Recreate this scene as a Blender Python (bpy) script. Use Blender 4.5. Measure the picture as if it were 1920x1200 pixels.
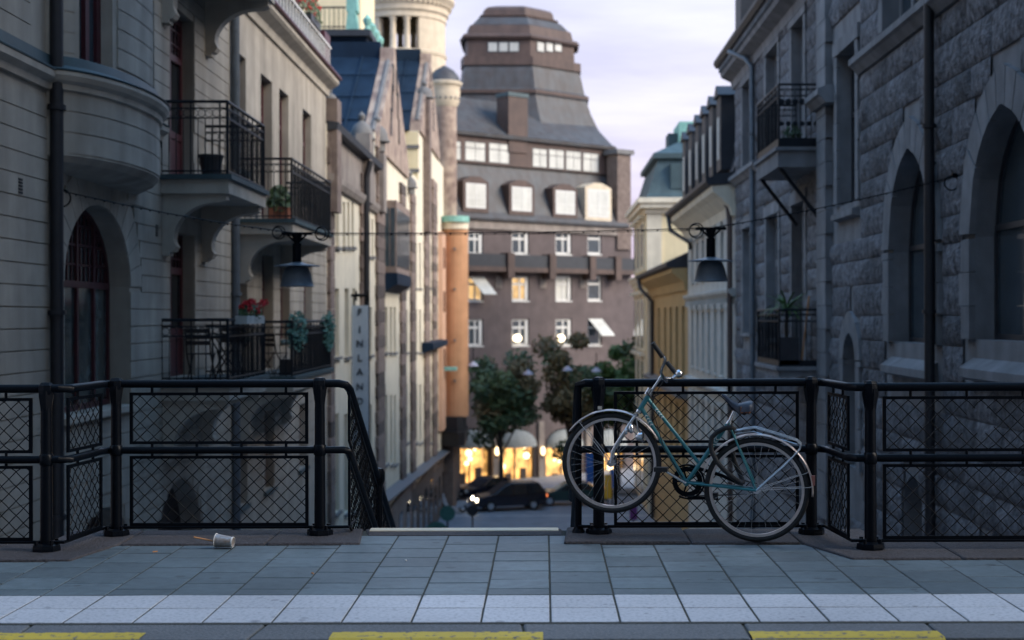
import bpy, bmesh, math, random
from mathutils import Vector, Matrix
from mathutils.geometry import tessellate_polygon
random.seed(7)
R = math.radians
PI = math.pi
scene = bpy.context.scene
for o in list(bpy.data.objects):
    bpy.data.objects.remove(o)
COL = scene.collection

# ------------------------------------------------------------------ camera
F, CX, CY, H = 2667.0, 1020.0, 594.0, 1.53
cd = bpy.data.cameras.new('camera')
cam = bpy.data.objects.new('camera', cd); COL.objects.link(cam)
cam.location = (0, 0, H)
cam.rotation_euler = (R(90), R(0.12), 0)
cd.sensor_width = 36; cd.lens = F*36/1920
cd.shift_x = -(CX-960)/1920; cd.shift_y = -(600-CY)/1920
cd.clip_start = .1; cd.clip_end = 3000
cd.dof.use_dof = True; cd.dof.focus_distance = 9.55; cd.dof.aperture_fstop = 2.0
scene.camera = cam

# ------------------------------------------------------------------ sky, sun, exposure
SUN_AZ, SUN_EL = 110, 31          # degrees from the view axis towards the right, height
wd = bpy.data.worlds.new('World'); scene.world = wd; wd.use_nodes = True
nt = wd.node_tree; nt.nodes.clear()
def wn(t, **k):
    n = nt.nodes.new(t)
    for a, b in k.items(): setattr(n, a, b)
    return n
sky = wn('ShaderNodeTexSky', sky_type='NISHITA', sun_disc=False)
sky.sun_elevation = R(SUN_EL); sky.sun_rotation = R(SUN_AZ); sky.air_density = 1.3; sky.dust_density = 1.0
skym = wn('ShaderNodeVectorMath', operation='MULTIPLY'); skym.inputs[1].default_value = (.072, .080, .100)
nt.links.new(sky.outputs[0], skym.inputs[0])
tc = wn('ShaderNodeTexCoord'); sep = wn('ShaderNodeSeparateXYZ'); nt.links.new(tc.outputs['Generated'], sep.inputs[0])
zz = wn('ShaderNodeMath', operation='MAXIMUM'); zz.inputs[1].default_value = 0.0; nt.links.new(sep.outputs[2], zz.inputs[0])
za = wn('ShaderNodeMath', operation='ADD'); za.inputs[1].default_value = .09; nt.links.new(zz.outputs[0], za.inputs[0])
dv = wn('ShaderNodeVectorMath', operation='DIVIDE')
cmb = wn('ShaderNodeCombineXYZ')
for i in range(3): nt.links.new(za.outputs[0], cmb.inputs[i])
nt.links.new(tc.outputs['Generated'], dv.inputs[0]); nt.links.new(cmb.outputs[0], dv.inputs[1])
mp = wn('ShaderNodeMapping'); mp.inputs['Scale'].default_value = (.55, .9, 0); mp.inputs['Rotation'].default_value = (0, 0, R(-12))
nt.links.new(dv.outputs[0], mp.inputs[0])
nz = wn('ShaderNodeTexNoise'); nz.inputs['Scale'].default_value = 1.15; nz.inputs['Detail'].default_value = 7; nz.inputs['Roughness'].default_value = .58
nt.links.new(mp.outputs[0], nz.inputs[0])
cr = wn('ShaderNodeValToRGB'); cr.color_ramp.elements[0].position = .38; cr.color_ramp.elements[1].position = .62
nt.links.new(nz.outputs[0], cr.inputs[0])
# cloud deck: bright near the horizon, thinning to a darker blue-grey overhead
hr = wn('ShaderNodeValToRGB')
e = hr.color_ramp.elements
e[0].position = 0.0; e[0].color = (.27, .20, .23, 1)
e[1].position = 1.0; e[1].color = (.09, .215, .40, 1)
for p, c in ((.06, (.262, .222, .268, 1)), (.13, (.262, .246, .285, 1)), (.21, (.268, .264, .295, 1)), (.36, (.38, .44, .55, 1)), (.6, (.19, .33, .51, 1))):
    q = e.new(p); q.color = c
nt.links.new(zz.outputs[0], hr.inputs[0])
dk = wn('ShaderNodeVectorMath', operation='MULTIPLY'); dk.inputs[1].default_value = (.72, .71, .80)
nt.links.new(hr.outputs[0], dk.inputs[0])
mx = wn('ShaderNodeMix', data_type='RGBA'); nt.links.new(cr.outputs[0], mx.inputs[0])
nt.links.new(dk.outputs[0], mx.inputs[6]); nt.links.new(hr.outputs[0], mx.inputs[7])
ad = wn('ShaderNodeMix', data_type='RGBA'); ad.inputs[0].default_value = .08
nt.links.new(mx.outputs[2], ad.inputs[6]); nt.links.new(skym.outputs[0], ad.inputs[7])
bg = wn('ShaderNodeBackground'); bg.inputs[1].default_value = 1.0
nt.links.new(ad.outputs[2], bg.inputs[0])
ow = wn('ShaderNodeOutputWorld'); nt.links.new(bg.outputs[0], ow.inputs[0])
sl = bpy.data.lights.new('sun', 'SUN'); sl.energy = 1.3; sl.angle = R(36); sl.color = (1, .88, .74)
so = bpy.data.objects.new('sun', sl); COL.objects.link(so)
sd = Vector((math.sin(R(SUN_AZ))*math.cos(R(SUN_EL)), math.cos(R(SUN_AZ))*math.cos(R(SUN_EL)), math.sin(R(SUN_EL))))
so.rotation_euler = sd.to_track_quat('Z', 'Y').to_euler(); so.location = (0, 0, 60)
vs = scene.view_settings
vs.view_transform = 'Standard'; vs.look = 'None'; vs.exposure = 2.0; vs.gamma = 1; vs.use_curve_mapping = False

# ------------------------------------------------------------------ materials
MATS = {}
def mat(name, c, c2=None, rough=.7, scale=6, bump=0, bscale=40, metal=0, emit=None, estr=1, streak=0, objvar=0, spec=.5, grime=0, detail=6, spots=0, sharp=None, spot_scale=7):
    """procedural surface: two colours mixed by noise, optional streaks, relief and per-object variation"""
    m = bpy.data.materials.new(name); m.use_nodes = True; MATS[name] = m
    t = m.node_tree; N = t.nodes; L = t.links
    b = N['Principled BSDF']
    b.inputs['Roughness'].default_value = rough; b.inputs['Metallic'].default_value = metal
    b.inputs['Specular IOR Level'].default_value = spec
    geo = N.new('ShaderNodeNewGeometry')
    if c2 is None: c2 = tuple(x*.8 for x in c)
    n = N.new('ShaderNodeTexNoise'); n.inputs['Scale'].default_value = scale; n.inputs['Detail'].default_value = detail
    L.new(geo.outputs['Position'], n.inputs['Vector'])
    r = N.new('ShaderNodeValToRGB'); lo_, hi_ = sharp or (.3, .7)
    r.color_ramp.elements[0].position = lo_; r.color_ramp.elements[1].position = hi_
    r.color_ramp.elements[0].color = (*c2, 1); r.color_ramp.elements[1].color = (*c, 1)
    L.new(n.outputs[0], r.inputs[0]); col = r.outputs[0]
    def mult(sock, fac_sock, lo, hi):
        mr = N.new('ShaderNodeMapRange'); mr.inputs['To Min'].default_value = lo; mr.inputs['To Max'].default_value = hi
        mr.inputs['From Min'].default_value = .3; mr.inputs['From Max'].default_value = .7
        L.new(fac_sock, mr.inputs['Value'])
        mm = N.new('ShaderNodeVectorMath'); mm.operation = 'SCALE'
        L.new(sock, mm.inputs[0]); L.new(mr.outputs[0], mm.inputs['Scale'])
        return mm.outputs[0]
    if streak:
        mpn = N.new('ShaderNodeMapping'); mpn.inputs['Scale'].default_value = (2.2, 2.2, .22)
        L.new(geo.outputs['Position'], mpn.inputs[0])
        n2 = N.new('ShaderNodeTexNoise'); n2.inputs['Scale'].default_value = 1.0; n2.inputs['Detail'].default_value = 8
        L.new(mpn.outputs[0], n2.inputs['Vector'])
        col = mult(col, n2.outputs[0], 1-streak, 1.0)
    if grime:
        n3 = N.new('ShaderNodeTexNoise'); n3.inputs['Scale'].default_value = .9; n3.inputs['Detail'].default_value = 5
        L.new(geo.outputs['Position'], n3.inputs['Vector'])
        col = mult(col, n3.outputs[0], 1-grime, 1.0)
    if spots:
        vo = N.new('ShaderNodeTexVoronoi'); vo.inputs['Scale'].default_value = spot_scale
        L.new(geo.outputs['Position'], vo.inputs['Vector'])
        n5 = N.new('ShaderNodeTexNoise'); n5.inputs['Scale'].default_value = spot_scale*.35; L.new(geo.outputs['Position'], n5.inputs['Vector'])
        md_ = N.new('ShaderNodeMath'); md_.operation = 'MULTIPLY_ADD'; md_.inputs[1].default_value = -.9; L.new(n5.outputs[0], md_.inputs[0]); 
        L.new(vo.outputs['Distance'], md_.inputs[2])
        mr = N.new('ShaderNodeMapRange'); mr.inputs['From Min'].default_value = -.41; mr.inputs['From Max'].default_value = -.35
        mr.inputs['To Min'].default_value = 1-spots; mr.inputs['To Max'].default_value = 1
        L.new(md_.outputs[0], mr.inputs['Value'])
        mm = N.new('ShaderNodeVectorMath'); mm.operation = 'SCALE'; L.new(col, mm.inputs[0]); L.new(mr.outputs[0], mm.inputs['Scale']); col = mm.outputs[0]
    if objvar:
        oi = N.new('ShaderNodeObjectInfo')
        mr = N.new('ShaderNodeMapRange'); mr.inputs['To Min'].default_value = 1-objvar; mr.inputs['To Max'].default_value = 1+objvar
        L.new(oi.outputs['Random'], mr.inputs['Value'])
        mm = N.new('ShaderNodeVectorMath'); mm.operation = 'SCALE'
        L.new(col, mm.inputs[0]); L.new(mr.outputs[0], mm.inputs['Scale']); col = mm.outputs[0]
    L.new(col, b.inputs['Base Color'])
    if bump:
        n4 = N.new('ShaderNodeTexNoise'); n4.inputs['Scale'].default_value = bscale; n4.inputs['Detail'].default_value = 8
        L.new(geo.outputs['Position'], n4.inputs['Vector'])
        bp = N.new('ShaderNodeBump'); bp.inputs['Strength'].default_value = 1; bp.inputs['Distance'].default_value = bump
        L.new(n4.outputs[0], bp.inputs['Height']); L.new(bp.outputs[0], b.inputs['Normal'])
    if emit:
        b.inputs['Emission Color'].default_value = (*emit, 1); b.inputs['Emission Strength'].default_value = estr
    return m
def lit(name, c, strength, scale=1.5, var=.6):
    """a lit window: warm light of uneven strength"""
    m = bpy.data.materials.new(name); m.use_nodes = True; MATS[name] = m
    t = m.node_tree; N = t.nodes; L = t.links; b = N['Principled BSDF']
    b.inputs['Base Color'].default_value = (.05, .04, .03, 1); b.inputs['Roughness'].default_value = .15
    geo = N.new('ShaderNodeNewGeometry'); n = N.new('ShaderNodeTexNoise'); n.inputs['Scale'].default_value = scale; n.inputs['Detail'].default_value = 3
    L.new(geo.outputs['Position'], n.inputs['Vector'])
    mr = N.new('ShaderNodeMapRange'); mr.inputs['From Min'].default_value = .35; mr.inputs['From Max'].default_value = .65
    mr.inputs['To Min'].default_value = strength*(1-var); mr.inputs['To Max'].default_value = strength*(1+var)
    L.new(n.outputs[0], mr.inputs['Value'])
    b.inputs['Emission Color'].default_value = (*c, 1); L.new(mr.outputs[0], b.inputs['Emission Strength'])
    return m
mat('plaster', (.50, .44, .36), (.42, .37, .30), .85, 3, .004, 60, streak=.36, grime=.24)
mat('plaster_trim', (.52, .46, .38), (.44, .39, .32), .85, 4, .003, 60, streak=.25)
mat('stone', (.25, .255, .275), (.058, .06, .066), .92, 6, .065, 13, objvar=.3, detail=10, grime=.3, streak=.2)  # dark second colour paints the shade in the pits of the rough faces
mat('stone_dressed', (.28, .285, .295), (.21, .213, .22), .88, 3, .006, 30, objvar=.09, streak=.35, grime=.22)
mat('granite', (.078, .070, .076), (.030, .028, .031), .85, 55, .012, 60, grime=.4)
mat('slab', (.12, .162, .182), (.082, .115, .132), .58, 14, .0028, 90, objvar=.2, grime=.38, spots=.45, spot_scale=6)
mat('slab_white', (.47, .49, .525), (.33, .355, .39), .6, 45, .002, 90, objvar=.06, grime=.22, spots=.35, spot_scale=9, sharp=(.36, .52))
mat('mortar', (.035, .04, .035), (.02, .024, .02), .95, 30, .004, 90)
mat('kerb_granite', (.15, .16, .17), (.08, .088, .095), .75, 60, .006, 60, objvar=.12, grime=.3)
mat('paint_yellow', (.55, .41, .04), (.14, .13, .11), .7, 26, .003, 80, grime=.25, sharp=(.36, .43), detail=9)
mat('asphalt', (.06, .062, .066), (.04, .042, .046), .85, 60, .006, 120, grime=.2)
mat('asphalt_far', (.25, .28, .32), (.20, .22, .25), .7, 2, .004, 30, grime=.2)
mat('iron', (.002, .0035, .0065), (.006, .0045, .0042), .36, 35, .002, 45, spec=.12, sharp=(.28, .33))
mat('iron_wire', (.004, .0045, .006), (.006, .0055, .0055), .5, 20, spec=.15)
mat('iron_balcony', (.007, .011, .017), (.005, .007, .011), .5, 12, spec=.3)
mat('pipe_dark', (.018, .018, .022), (.012, .012, .015), .5, 8)
mat('pipe_grey', (.10, .12, .14), (.07, .085, .10), .5, 8)
mat('frame_red', (.075, .014, .02), (.05, .010, .014), .5, 8)
mat('frame_white', (.62, .61, .58), (.52, .51, .48), .6, 8)
mat('frame_dark', (.03, .03, .035), None, .5)
mat('glass', (.018, .024, .030), (.012, .016, .02), .06, 2, spec=.6)
mat('glass_blue', (.05, .068, .082), (.03, .042, .052), .10, 2, spec=.6)
mat('pane_curtain_reflection', (.13, .16, .155), (.035, .045, .045), .12, 5, streak=.7, spec=.6)  # curtain folds and reflected light painted into the pane colour
mat('off_white', (.62, .61, .55), (.48, .475, .43), .6, .8, streak=.2)  # pale off-white with faint streaks, shared by panes and awnings
mat('pane_pale', (.40, .41, .39), (.30, .31, .30), .3, 1)
mat('curtain', (.34, .38, .36), (.22, .26, .25), .9, 9)
mat('interior', (.02, .02, .022), None, .9)
mat('copper_green', (.26, .52, .44), (.18, .40, .34), .7, 4, .002, 30, streak=.2)
mat('metal_blue', (.011, .026, .050), (.008, .019, .038), .6, 1.2, streak=.3, spec=.12)
mat('copper_dark', (.055, .095, .105), (.035, .066, .075), .6, 1.5, streak=.3)
mat('slate_black', (.022, .026, .034), (.014, .017, .023), .6, 3)
mat('cream', (.84, .71, .44), (.77, .64, .39), .85, 2, .003, 40, streak=.15)
mat('cream_pale', (.78, .70, .54), (.68, .61, .47), .85, 2, .003, 40, streak=.2)
mat('tower_stone', (.66, .55, .40), (.54, .45, .33), .88, 2, .006, 20, streak=.2)
mat('quoin', (.19, .145, .12), (.11, .08, .068), .9, 3, .01, 20, objvar=.55)
mat('turret_stone', (.40, .31, .24), (.17, .115, .095), .9, 1.6, .01, 20, detail=3)
mat('frieze', (.30, .26, .225), (.20, .165, .145), .9, 1.5, .01, 12, streak=.3)
mat('cap_stone', (.17, .165, .16), (.12, .115, .11), .85, 4)
mat('orange', (.62, .33, .17), (.52, .27, .135), .85, 1.5, .003, 40, streak=.25, grime=.15)
mat('pink', (.62, .38, .26), (.54, .33, .22), .85, 1.5, streak=.15)
mat('ochre', (.46, .32, .15), (.39, .27, .12), .85, 2, streak=.15)
mat('stucco_grey', (.56, .55, .50), (.46, .45, .41), .85, 2, .004, 30, streak=.25)
mat('brick', (.135, .105, .102), (.105, .082, .079), .9, 1.2, .01, 10, streak=.12, grime=.2)
mat('roof_brown', (.105, .066, .052), (.070, .044, .036), .7, 1.3, streak=.3)
mat('roof_grey', (.072, .076, .080), (.060, .050, .047), .6, 1.2, streak=.35)
mat('sign_grey', (.36, .42, .47), (.32, .37, .42), .55, 4)
mat('ink', (.03, .04, .05), None, .6)
mat('flower_red', (.62, .015, .02), (.42, .01, .012), .7, 20)
mat('leaf', (.11, .20, .055), (.06, .115, .035), .6, 9)
mat('leaf_dark', (.085, .135, .055), (.05, .085, .035), .6, 9)
mat('leaf_autumn', (.19, .14, .065), (.11, .10, .045), .65, 5)
mat('leaf_teal', (.05, .16, .13), (.03, .10, .08), .6, 9)
mat('bark', (.06, .05, .04), None, .9, 12, .01, 30)
mat('terracotta', (.35, .12, .06), None, .8)
mat('wood_dark', (.035, .022, .018), None, .6)
mat('wood_straw', (.55, .26, .10), (.45, .2, .08), .6, 30)
mat('tan_leather', (.42, .14, .05), None, .6)
mat('bike_teal', (.035, .21, .235), (.028, .18, .20), .3, 20, grime=.15)
mat('chrome', (.80, .80, .80), (.62, .60, .60), .22, 30, metal=1)
mat('rack_metal', (.55, .62, .68), (.42, .47, .52), .35, 30, metal=.8)
mat('fender_metal', (.72, .62, .58), (.58, .50, .46), .3, 30, metal=.7)
mat('rubber', (.014, .014, .015), None, .7, 30)
mat('saddle', (.020, .030, .050), (.014, .02, .035), .45, 30)
mat('paper_white', (.75, .74, .70), None, .7)
mat('foil', (.42, .40, .40), (.30, .24, .2), .35, 40, metal=.5)
mat('reflector', (.45, .16, .12), None, .3)
mat('car_dark', (.010, .012, .022), (.008, .009, .016), .18, 3, spec=.6)
mat('car_green', (.015, .045, .045), None, .2, 3)
mat('car_white', (.55, .56, .58), None, .3)
mat('shade_grey', (.13, .16, .19), (.10, .125, .15), .45, 10)
mat('sign_blue', (.02, .12, .42), None, .5)
mat('sign_yellow', (.75, .42, .03), None, .5)
mat('awning', (.27, .28, .265), (.22, .23, .215), .8, 3)
mat('purple', (.14, .03, .18), None, .6)
mat('lamp_glow', (.9, .8, .6), None, .5, emit=(1, .70, .36), estr=1.1)
mat('lamp_soft', (.9, .8, .6), None, .5, emit=(1, .80, .52), estr=1.2)
mat('lamp_sign', (.40, .40, .48), None, .5)
mat('headlight', (.9, .9, .8), None, .2, emit=(1, .85, .6), estr=4)
mat('taillight', (.3, .02, .01), None, .3, emit=(1, .25, .08), estr=.5)
lit('shop_light', (1, .50, .14), .36, 1.3, .7)
lit('warm_window', (1, .62, .25), .25, 1.2, .4)

# ------------------------------------------------------------------ mesh helpers
def Tid(x, y, z): return Vector((x, y, z))
ORG = {}
def P(px, py, D):
    """world point that stands D metres ahead, from its place in the photograph"""
    return Vector(((px-CX)*D/F, D, H-(py-CY)*D/F))
class MB:
    def __init__(s): s.v = []; s.f = []
    def add(s, vs, fs):
        k = len(s.v); s.v += [Vector(p) for p in vs]; s.f += [tuple(i+k for i in f) for f in fs]; return s
    def box(s, a0, a1, b0, b1, c0, c1, T=Tid):
        vs = [T(a, b, c) for c in (c0, c1) for b in (b0, b1) for a in (a0, a1)]
        return s.add(vs, [(0,1,3,2), (4,6,7,5), (0,4,5,1), (2,3,7,6), (0,2,6,4), (1,5,7,3)])
    def prism(s, poly, c0, c1, T=Tid):
        n = len(poly)
        vs = [T(a, b, c0) for a, b in poly]+[T(a, b, c1) for a, b in poly]
        k = len(s.v); s.v += [Vector(p) for p in vs]
        for t in tessellate_polygon([[Vector((a, b, 0)) for a, b in poly]]):
            s.f.append(tuple(i+k for i in t)); s.f.append(tuple(i+k+n for i in reversed(t)))
        for i in range(n): s.f.append((k+i, k+(i+1) % n, k+n+(i+1) % n, k+n+i))
        return s
    def sheet(s, outer, holes, c, T=Tid):
        loops = [outer]+list(holes)
        flat = [p for l in loops for p in l]; k = len(s.v)
        s.v += [Vector(T(a, b, c)) for a, b in flat]
        for t in tessellate_polygon([[Vector((a, b, 0)) for a, b in l] for l in loops]): s.f.append(tuple(i+k for i in t))
        return s
    def rim(s, poly, c0, c1, T=Tid):
        n = len(poly)
        return s.add([T(a, b, c0) for a, b in poly]+[T(a, b, c1) for a, b in poly], [(i, (i+1) % n, n+(i+1) % n, n+i) for i in range(n)])
    def quad(s, *p): return s.add(p, [tuple(range(len(p)))])
    def tube(s, pts, r, seg=8, closed=False, caps=True):
        pts = [Vector(p) for p in pts]; n = len(pts)
        rs = r if isinstance(r, (list, tuple)) else [r]*n
        k = len(s.v); up = None
        for i, p in enumerate(pts):
            if closed: d = pts[(i+1) % n]-pts[i-1]
            else: d = pts[min(i+1, n-1)]-pts[max(i-1, 0)]
            d.normalize()
            if up is None: up = d.orthogonal().normalized()
            else:
                up = up-d*up.dot(d)
                up = d.orthogonal().normalized() if up.length < 1e-6 else up.normalized()
            w = d.cross(up)
            for j in range(seg):
                a = 2*PI*j/seg; s.v.append(p+(up*math.cos(a)+w*math.sin(a))*rs[i])
        for i in range(n if closed else n-1):
            i2 = (i+1) % n
            for j in range(seg):
                j2 = (j+1) % seg
                s.f.append((k+i*seg+j, k+i*seg+j2, k+i2*seg+j2, k+i2*seg+j))
        if caps and not closed:
            s.f.append(tuple(k+j for j in reversed(range(seg)))); s.f.append(tuple(k+(n-1)*seg+j for j in range(seg)))
        return s
    def cyl(s, p0, p1, r0, r1=None, seg=12): return s.tube([p0, p1], [r0, r0 if r1 is None else r1], seg)
    def lathe(s, prof, c, seg=20, M=None, a0=0, a1=2*PI):
        c = Vector(c); k = len(s.v); full = abs(a1-a0-2*PI) < 1e-6; ns = seg if full else seg+1
        for r, z in prof:
            for j in range(ns):
                a = a0+(a1-a0)*j/seg; p = Vector((r*math.cos(a), r*math.sin(a), z))
                if M is not None: p = M @ p
                s.v.append(c+p)
        for i in range(len(prof)-1):
            for j in range(seg):
                j2 = (j+1) % ns
                s.f.append((k+i*ns+j, k+i*ns+j2, k+(i+1)*ns+j2, k+(i+1)*ns+j))
        return s
    def ball(s, c, r, seg=12, sq=(1, 1, 1)):
        pr = [(max(r*math.cos(a), 1e-4), r*math.sin(a)) for a in [(-.5+i/8)*PI for i in range(9)]]
        return s.lathe(pr, c, seg, Matrix.Diagonal(sq))
    def ring(s, c, axis, rad, r, seg=40, ts=8):
        axis = Vector(axis).normalized(); a = axis.orthogonal().normalized(); b = axis.cross(a); c = Vector(c)
        return s.tube([c+(a*math.cos(2*PI*i/seg)+b*math.sin(2*PI*i/seg))*rad for i in range(seg)], r, ts, True)
    def build(s, name, m, parent=None, smooth=False, origin=None):
        if parent is not None: org = ORG[parent.name]
        elif origin is not None: org = Vector(origin)
        else:
            n = len(s.v); org = Vector((sum(p.x for p in s.v)/n, sum(p.y for p in s.v)/n, min(p.z for p in s.v)))
        me = bpy.data.meshes.new(name)
        me.from_pydata([tuple(p-org) for p in s.v], [], s.f)
        bm = bmesh.new(); bm.from_mesh(me); bmesh.ops.recalc_face_normals(bm, faces=bm.faces)
        if smooth:
            for f in bm.faces: f.smooth = True
            for ed in bm.edges:
                if len(ed.link_faces) == 2 and ed.calc_face_angle(0) > R(38): ed.smooth = False
        bm.to_mesh(me); bm.free()
        me.materials.append(MATS[m])
        o = bpy.data.objects.new(name, me); COL.objects.link(o)
        if parent is not None: o.parent = parent
        else: o.location = org
        ORG[o.name] = org
        return o
def tag(o, label, cat, group=None):
    o['label'] = label; o['category'] = cat
    if group: o['group'] = group
    return o
def thing(name, loc, label, cat, group=None):
    o = bpy.data.objects.new(name, None); COL.objects.link(o); o.location = loc; o.empty_display_size = .2
    ORG[o.name] = Vector(loc)
    return tag(o, label, cat, group)
def struct(o): o['kind'] = 'structure'; return o
def stuff(o): o['kind'] = 'stuff'; return o
def inst(name, mesh, parent, loc, scale=(1, 1, 1), rot=(0, 0, 0), m=None):
    """one more piece that shares its mesh, placed in world coordinates under an unrotated parent"""
    o = bpy.data.objects.new(name, mesh); COL.objects.link(o); o.parent = parent
    o.location = Vector(loc)-ORG[parent.name]; o.scale = scale; o.rotation_euler = rot
    ORG[o.name] = ORG[parent.name]
    return o
def rect(u0, u1, v0, v1): return [(u0, v0), (u1, v0), (u1, v1), (u0, v1)]
def arch(u0, u1, v0, vs_, rise, pointed=False, n=14):
    c = (u0+u1)/2; a = (u1-u0)/2; top = []
    for i in range(n+1):
        t = i/n
        if pointed:
            q = 2*t-1                    # -1..1 from right to left
            # two arcs that meet in a point
            top.append((c-q*a, vs_+rise*math.sqrt(max(0, 1-abs(q)**1.75))*(1 if abs(q) > .04 else 1.03)))
        else:
            top.append((c+a*math.cos(PI*t), vs_+rise*math.sin(PI*t)))
    return [(u0, v0), (u1, v0)]+top
def facade(b, T, outer, holes, m, reveal=.4, body=10, name='wall', gap=.12):
    k = MB(); k.sheet(outer, holes, 0, T)
    for h in holes: k.rim(h, 0, -reveal, T)
    k.rim(outer, 0, -reveal-gap, T); k.prism(outer, -reveal-gap, -body, T)
    return k.build(name, m, b)
def span_at(poly, v):
    xs = []
    for i in range(len(poly)):
        (a, b), (c, d) = poly[i], poly[(i+1) % len(poly)]
        if (b <= v < d) or (d <= v < b): xs.append(a+(v-b)/(d-b)*(c-a))
    return (min(xs), max(xs)) if xs else None
def runs(u0, u1, v0, v1, polys, k=5):
    """free lengths of a course between v0 and v1 once the openings are cut out"""
    cuts = []
    for p in polys:
        s = [span_at(p, v0+(v1-v0)*(i+.5)/k) for i in range(k)]; s = [q for q in s if q]
        if s: cuts.append((min(q[0] for q in s), max(q[1] for q in s)))
    cuts.sort(); res = []; x = u0
    for a, b in cuts:
        if a > x: res.append((x, min(a, u1)))
        x = max(x, b)
    if x < u1: res.append((x, u1))
    return [(a, b) for a, b in res if b-a > .12]
def top_at(poly, u):
    ys = []
    for i in range(len(poly)):
        (a, b), (c, d) = poly[i], poly[(i+1) % len(poly)]
        if (a <= u < c) or (c <= u < a): ys.append(b+(u-a)/(c-a)*(d-b))
    return max(ys) if ys else None
def inset(poly, w):
    n = len(poly); cx = sum(p[0] for p in poly)/n; cy = (max(p[1] for p in poly)+min(p[1] for p in poly))/2
    hw = (max(p[0] for p in poly)-min(p[0] for p in poly))/2; hh = (max(p[1] for p in poly)-min(p[1] for p in poly))/2
    return [(cx+(a-cx)*(1-w/hw), cy+(b-cy)*(1-w/hh)) for a, b in poly]
def window(b, T, poly, n=-.28, cols=2, rows=(), fm='frame_red', pm='glass', bar=.07, sill=None, sm='plaster_trim', fine=None, name='window', th=.05, so=.1):
    """a window part (frame and bars) with its pane and sill as sub-parts"""
    k = MB(); inn = inset(poly, bar); N = len(poly)
    k.sheet(poly, [inn], n, T); k.rim(inn, n, n-th, T)
    u0 = min(p[0] for p in poly); u1 = max(p[0] for p in poly); v0 = min(p[1] for p in poly); v1 = max(p[1] for p in poly)
    for i in range(1, cols):
        u = u0+(u1-u0)*i/cols; t = top_at(inn, u) or v1
        k.box(u-bar*.45, u+bar*.45, v0+bar*.5, t+.01, n-th, n+.006, T)
    for r in rows:
        v = v0+(v1-v0)*r; s = span_at(inn, v) or (u0, u1)
        k.box(s[0], s[1], v-bar*.55, v+bar*.55, n-th, n+.012, T)
    if fine:                                  # small bars in the upper light: (from, columns, rows)
        f0, fc, fr = fine; vb = v0+(v1-v0)*f0
        for i in range(1, fc):
            u = u0+(u1-u0)*i/fc; t = top_at(inn, u)
            if t and t > vb+.05: k.box(u-.014, u+.014, vb, t, n-th, n-.012, T)
        for j in range(1, fr):
            v = vb+(v1-vb)*j/fr; s = span_at(inn, v)
            if s: k.box(s[0], s[1], v-.014, v+.014, n-th, n-.012, T)
    w = k.build(name, fm, b)
    MB().sheet(poly, [], n-th*.7, T).build('pane', pm, w)
    if sill is not None:
        MB().box(u0-so, u1+so, v0-.09, v0-.005, n+.02, sill, T).build('sill', sm, w)
    return w
def cornice(b, T, u0, u1, prof, m, name='cornice'):
    """moulding along a facade: prof is a list of (n, v)"""
    return MB().prism(prof, u0, u1, lambda a, v, c: T(c, v, a)).build(name, m, b)
def downpipe(b, pts, r, m, brackets=()):
    k = MB().tube(pts, r, 10)
    for p in brackets: k.cyl(Vector(p)-Vector((0, 0, .03)), Vector(p)+Vector((0, 0, .03)), r*1.35)
    return k.build('downpipe', m, b, True)

def leaves(k, c, rad, n, size, shell=.35):
    c = Vector(c)
    for _ in range(n):
        d = Vector((random.gauss(0, 1), random.gauss(0, 1), random.gauss(0, 1))).normalized()
        q = (shell+(1-shell)*random.random())**.6
        p = c+Vector((d.x*rad[0], d.y*rad[1], d.z*rad[2]))*q
        a = Vector((random.gauss(0, 1), random.gauss(0, 1), random.gauss(0, 1))).normalized(); b_ = a.orthogonal().normalized()
        s = size*random.uniform(.6, 1.3)
        k.add([p-a*s, p+b_*s*.55, p+a*s, p-b_*s*.55], [(0, 1, 2, 3)])
    return k
# ================================================================== SETTING
# far ground, sloping street, cross street
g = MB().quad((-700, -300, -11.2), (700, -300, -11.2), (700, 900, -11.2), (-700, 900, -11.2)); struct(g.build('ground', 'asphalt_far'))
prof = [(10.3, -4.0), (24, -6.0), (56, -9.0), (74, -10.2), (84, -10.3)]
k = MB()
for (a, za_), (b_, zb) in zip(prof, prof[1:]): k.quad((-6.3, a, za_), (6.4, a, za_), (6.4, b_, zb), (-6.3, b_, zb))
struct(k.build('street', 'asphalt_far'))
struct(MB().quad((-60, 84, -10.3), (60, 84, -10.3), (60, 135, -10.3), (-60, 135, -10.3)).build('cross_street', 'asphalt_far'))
ln = struct(MB().quad((-30, 84.4, -10.29), (30, 84.4, -10.29), (30, 84.75, -10.29), (-30, 84.75, -10.29)).build('road_marking', 'slab_white'))
fp = struct(MB().box(-40, 40, 94.0, 97, -10.32, -10.17).build('far_pavement', 'kerb_granite'))
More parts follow.
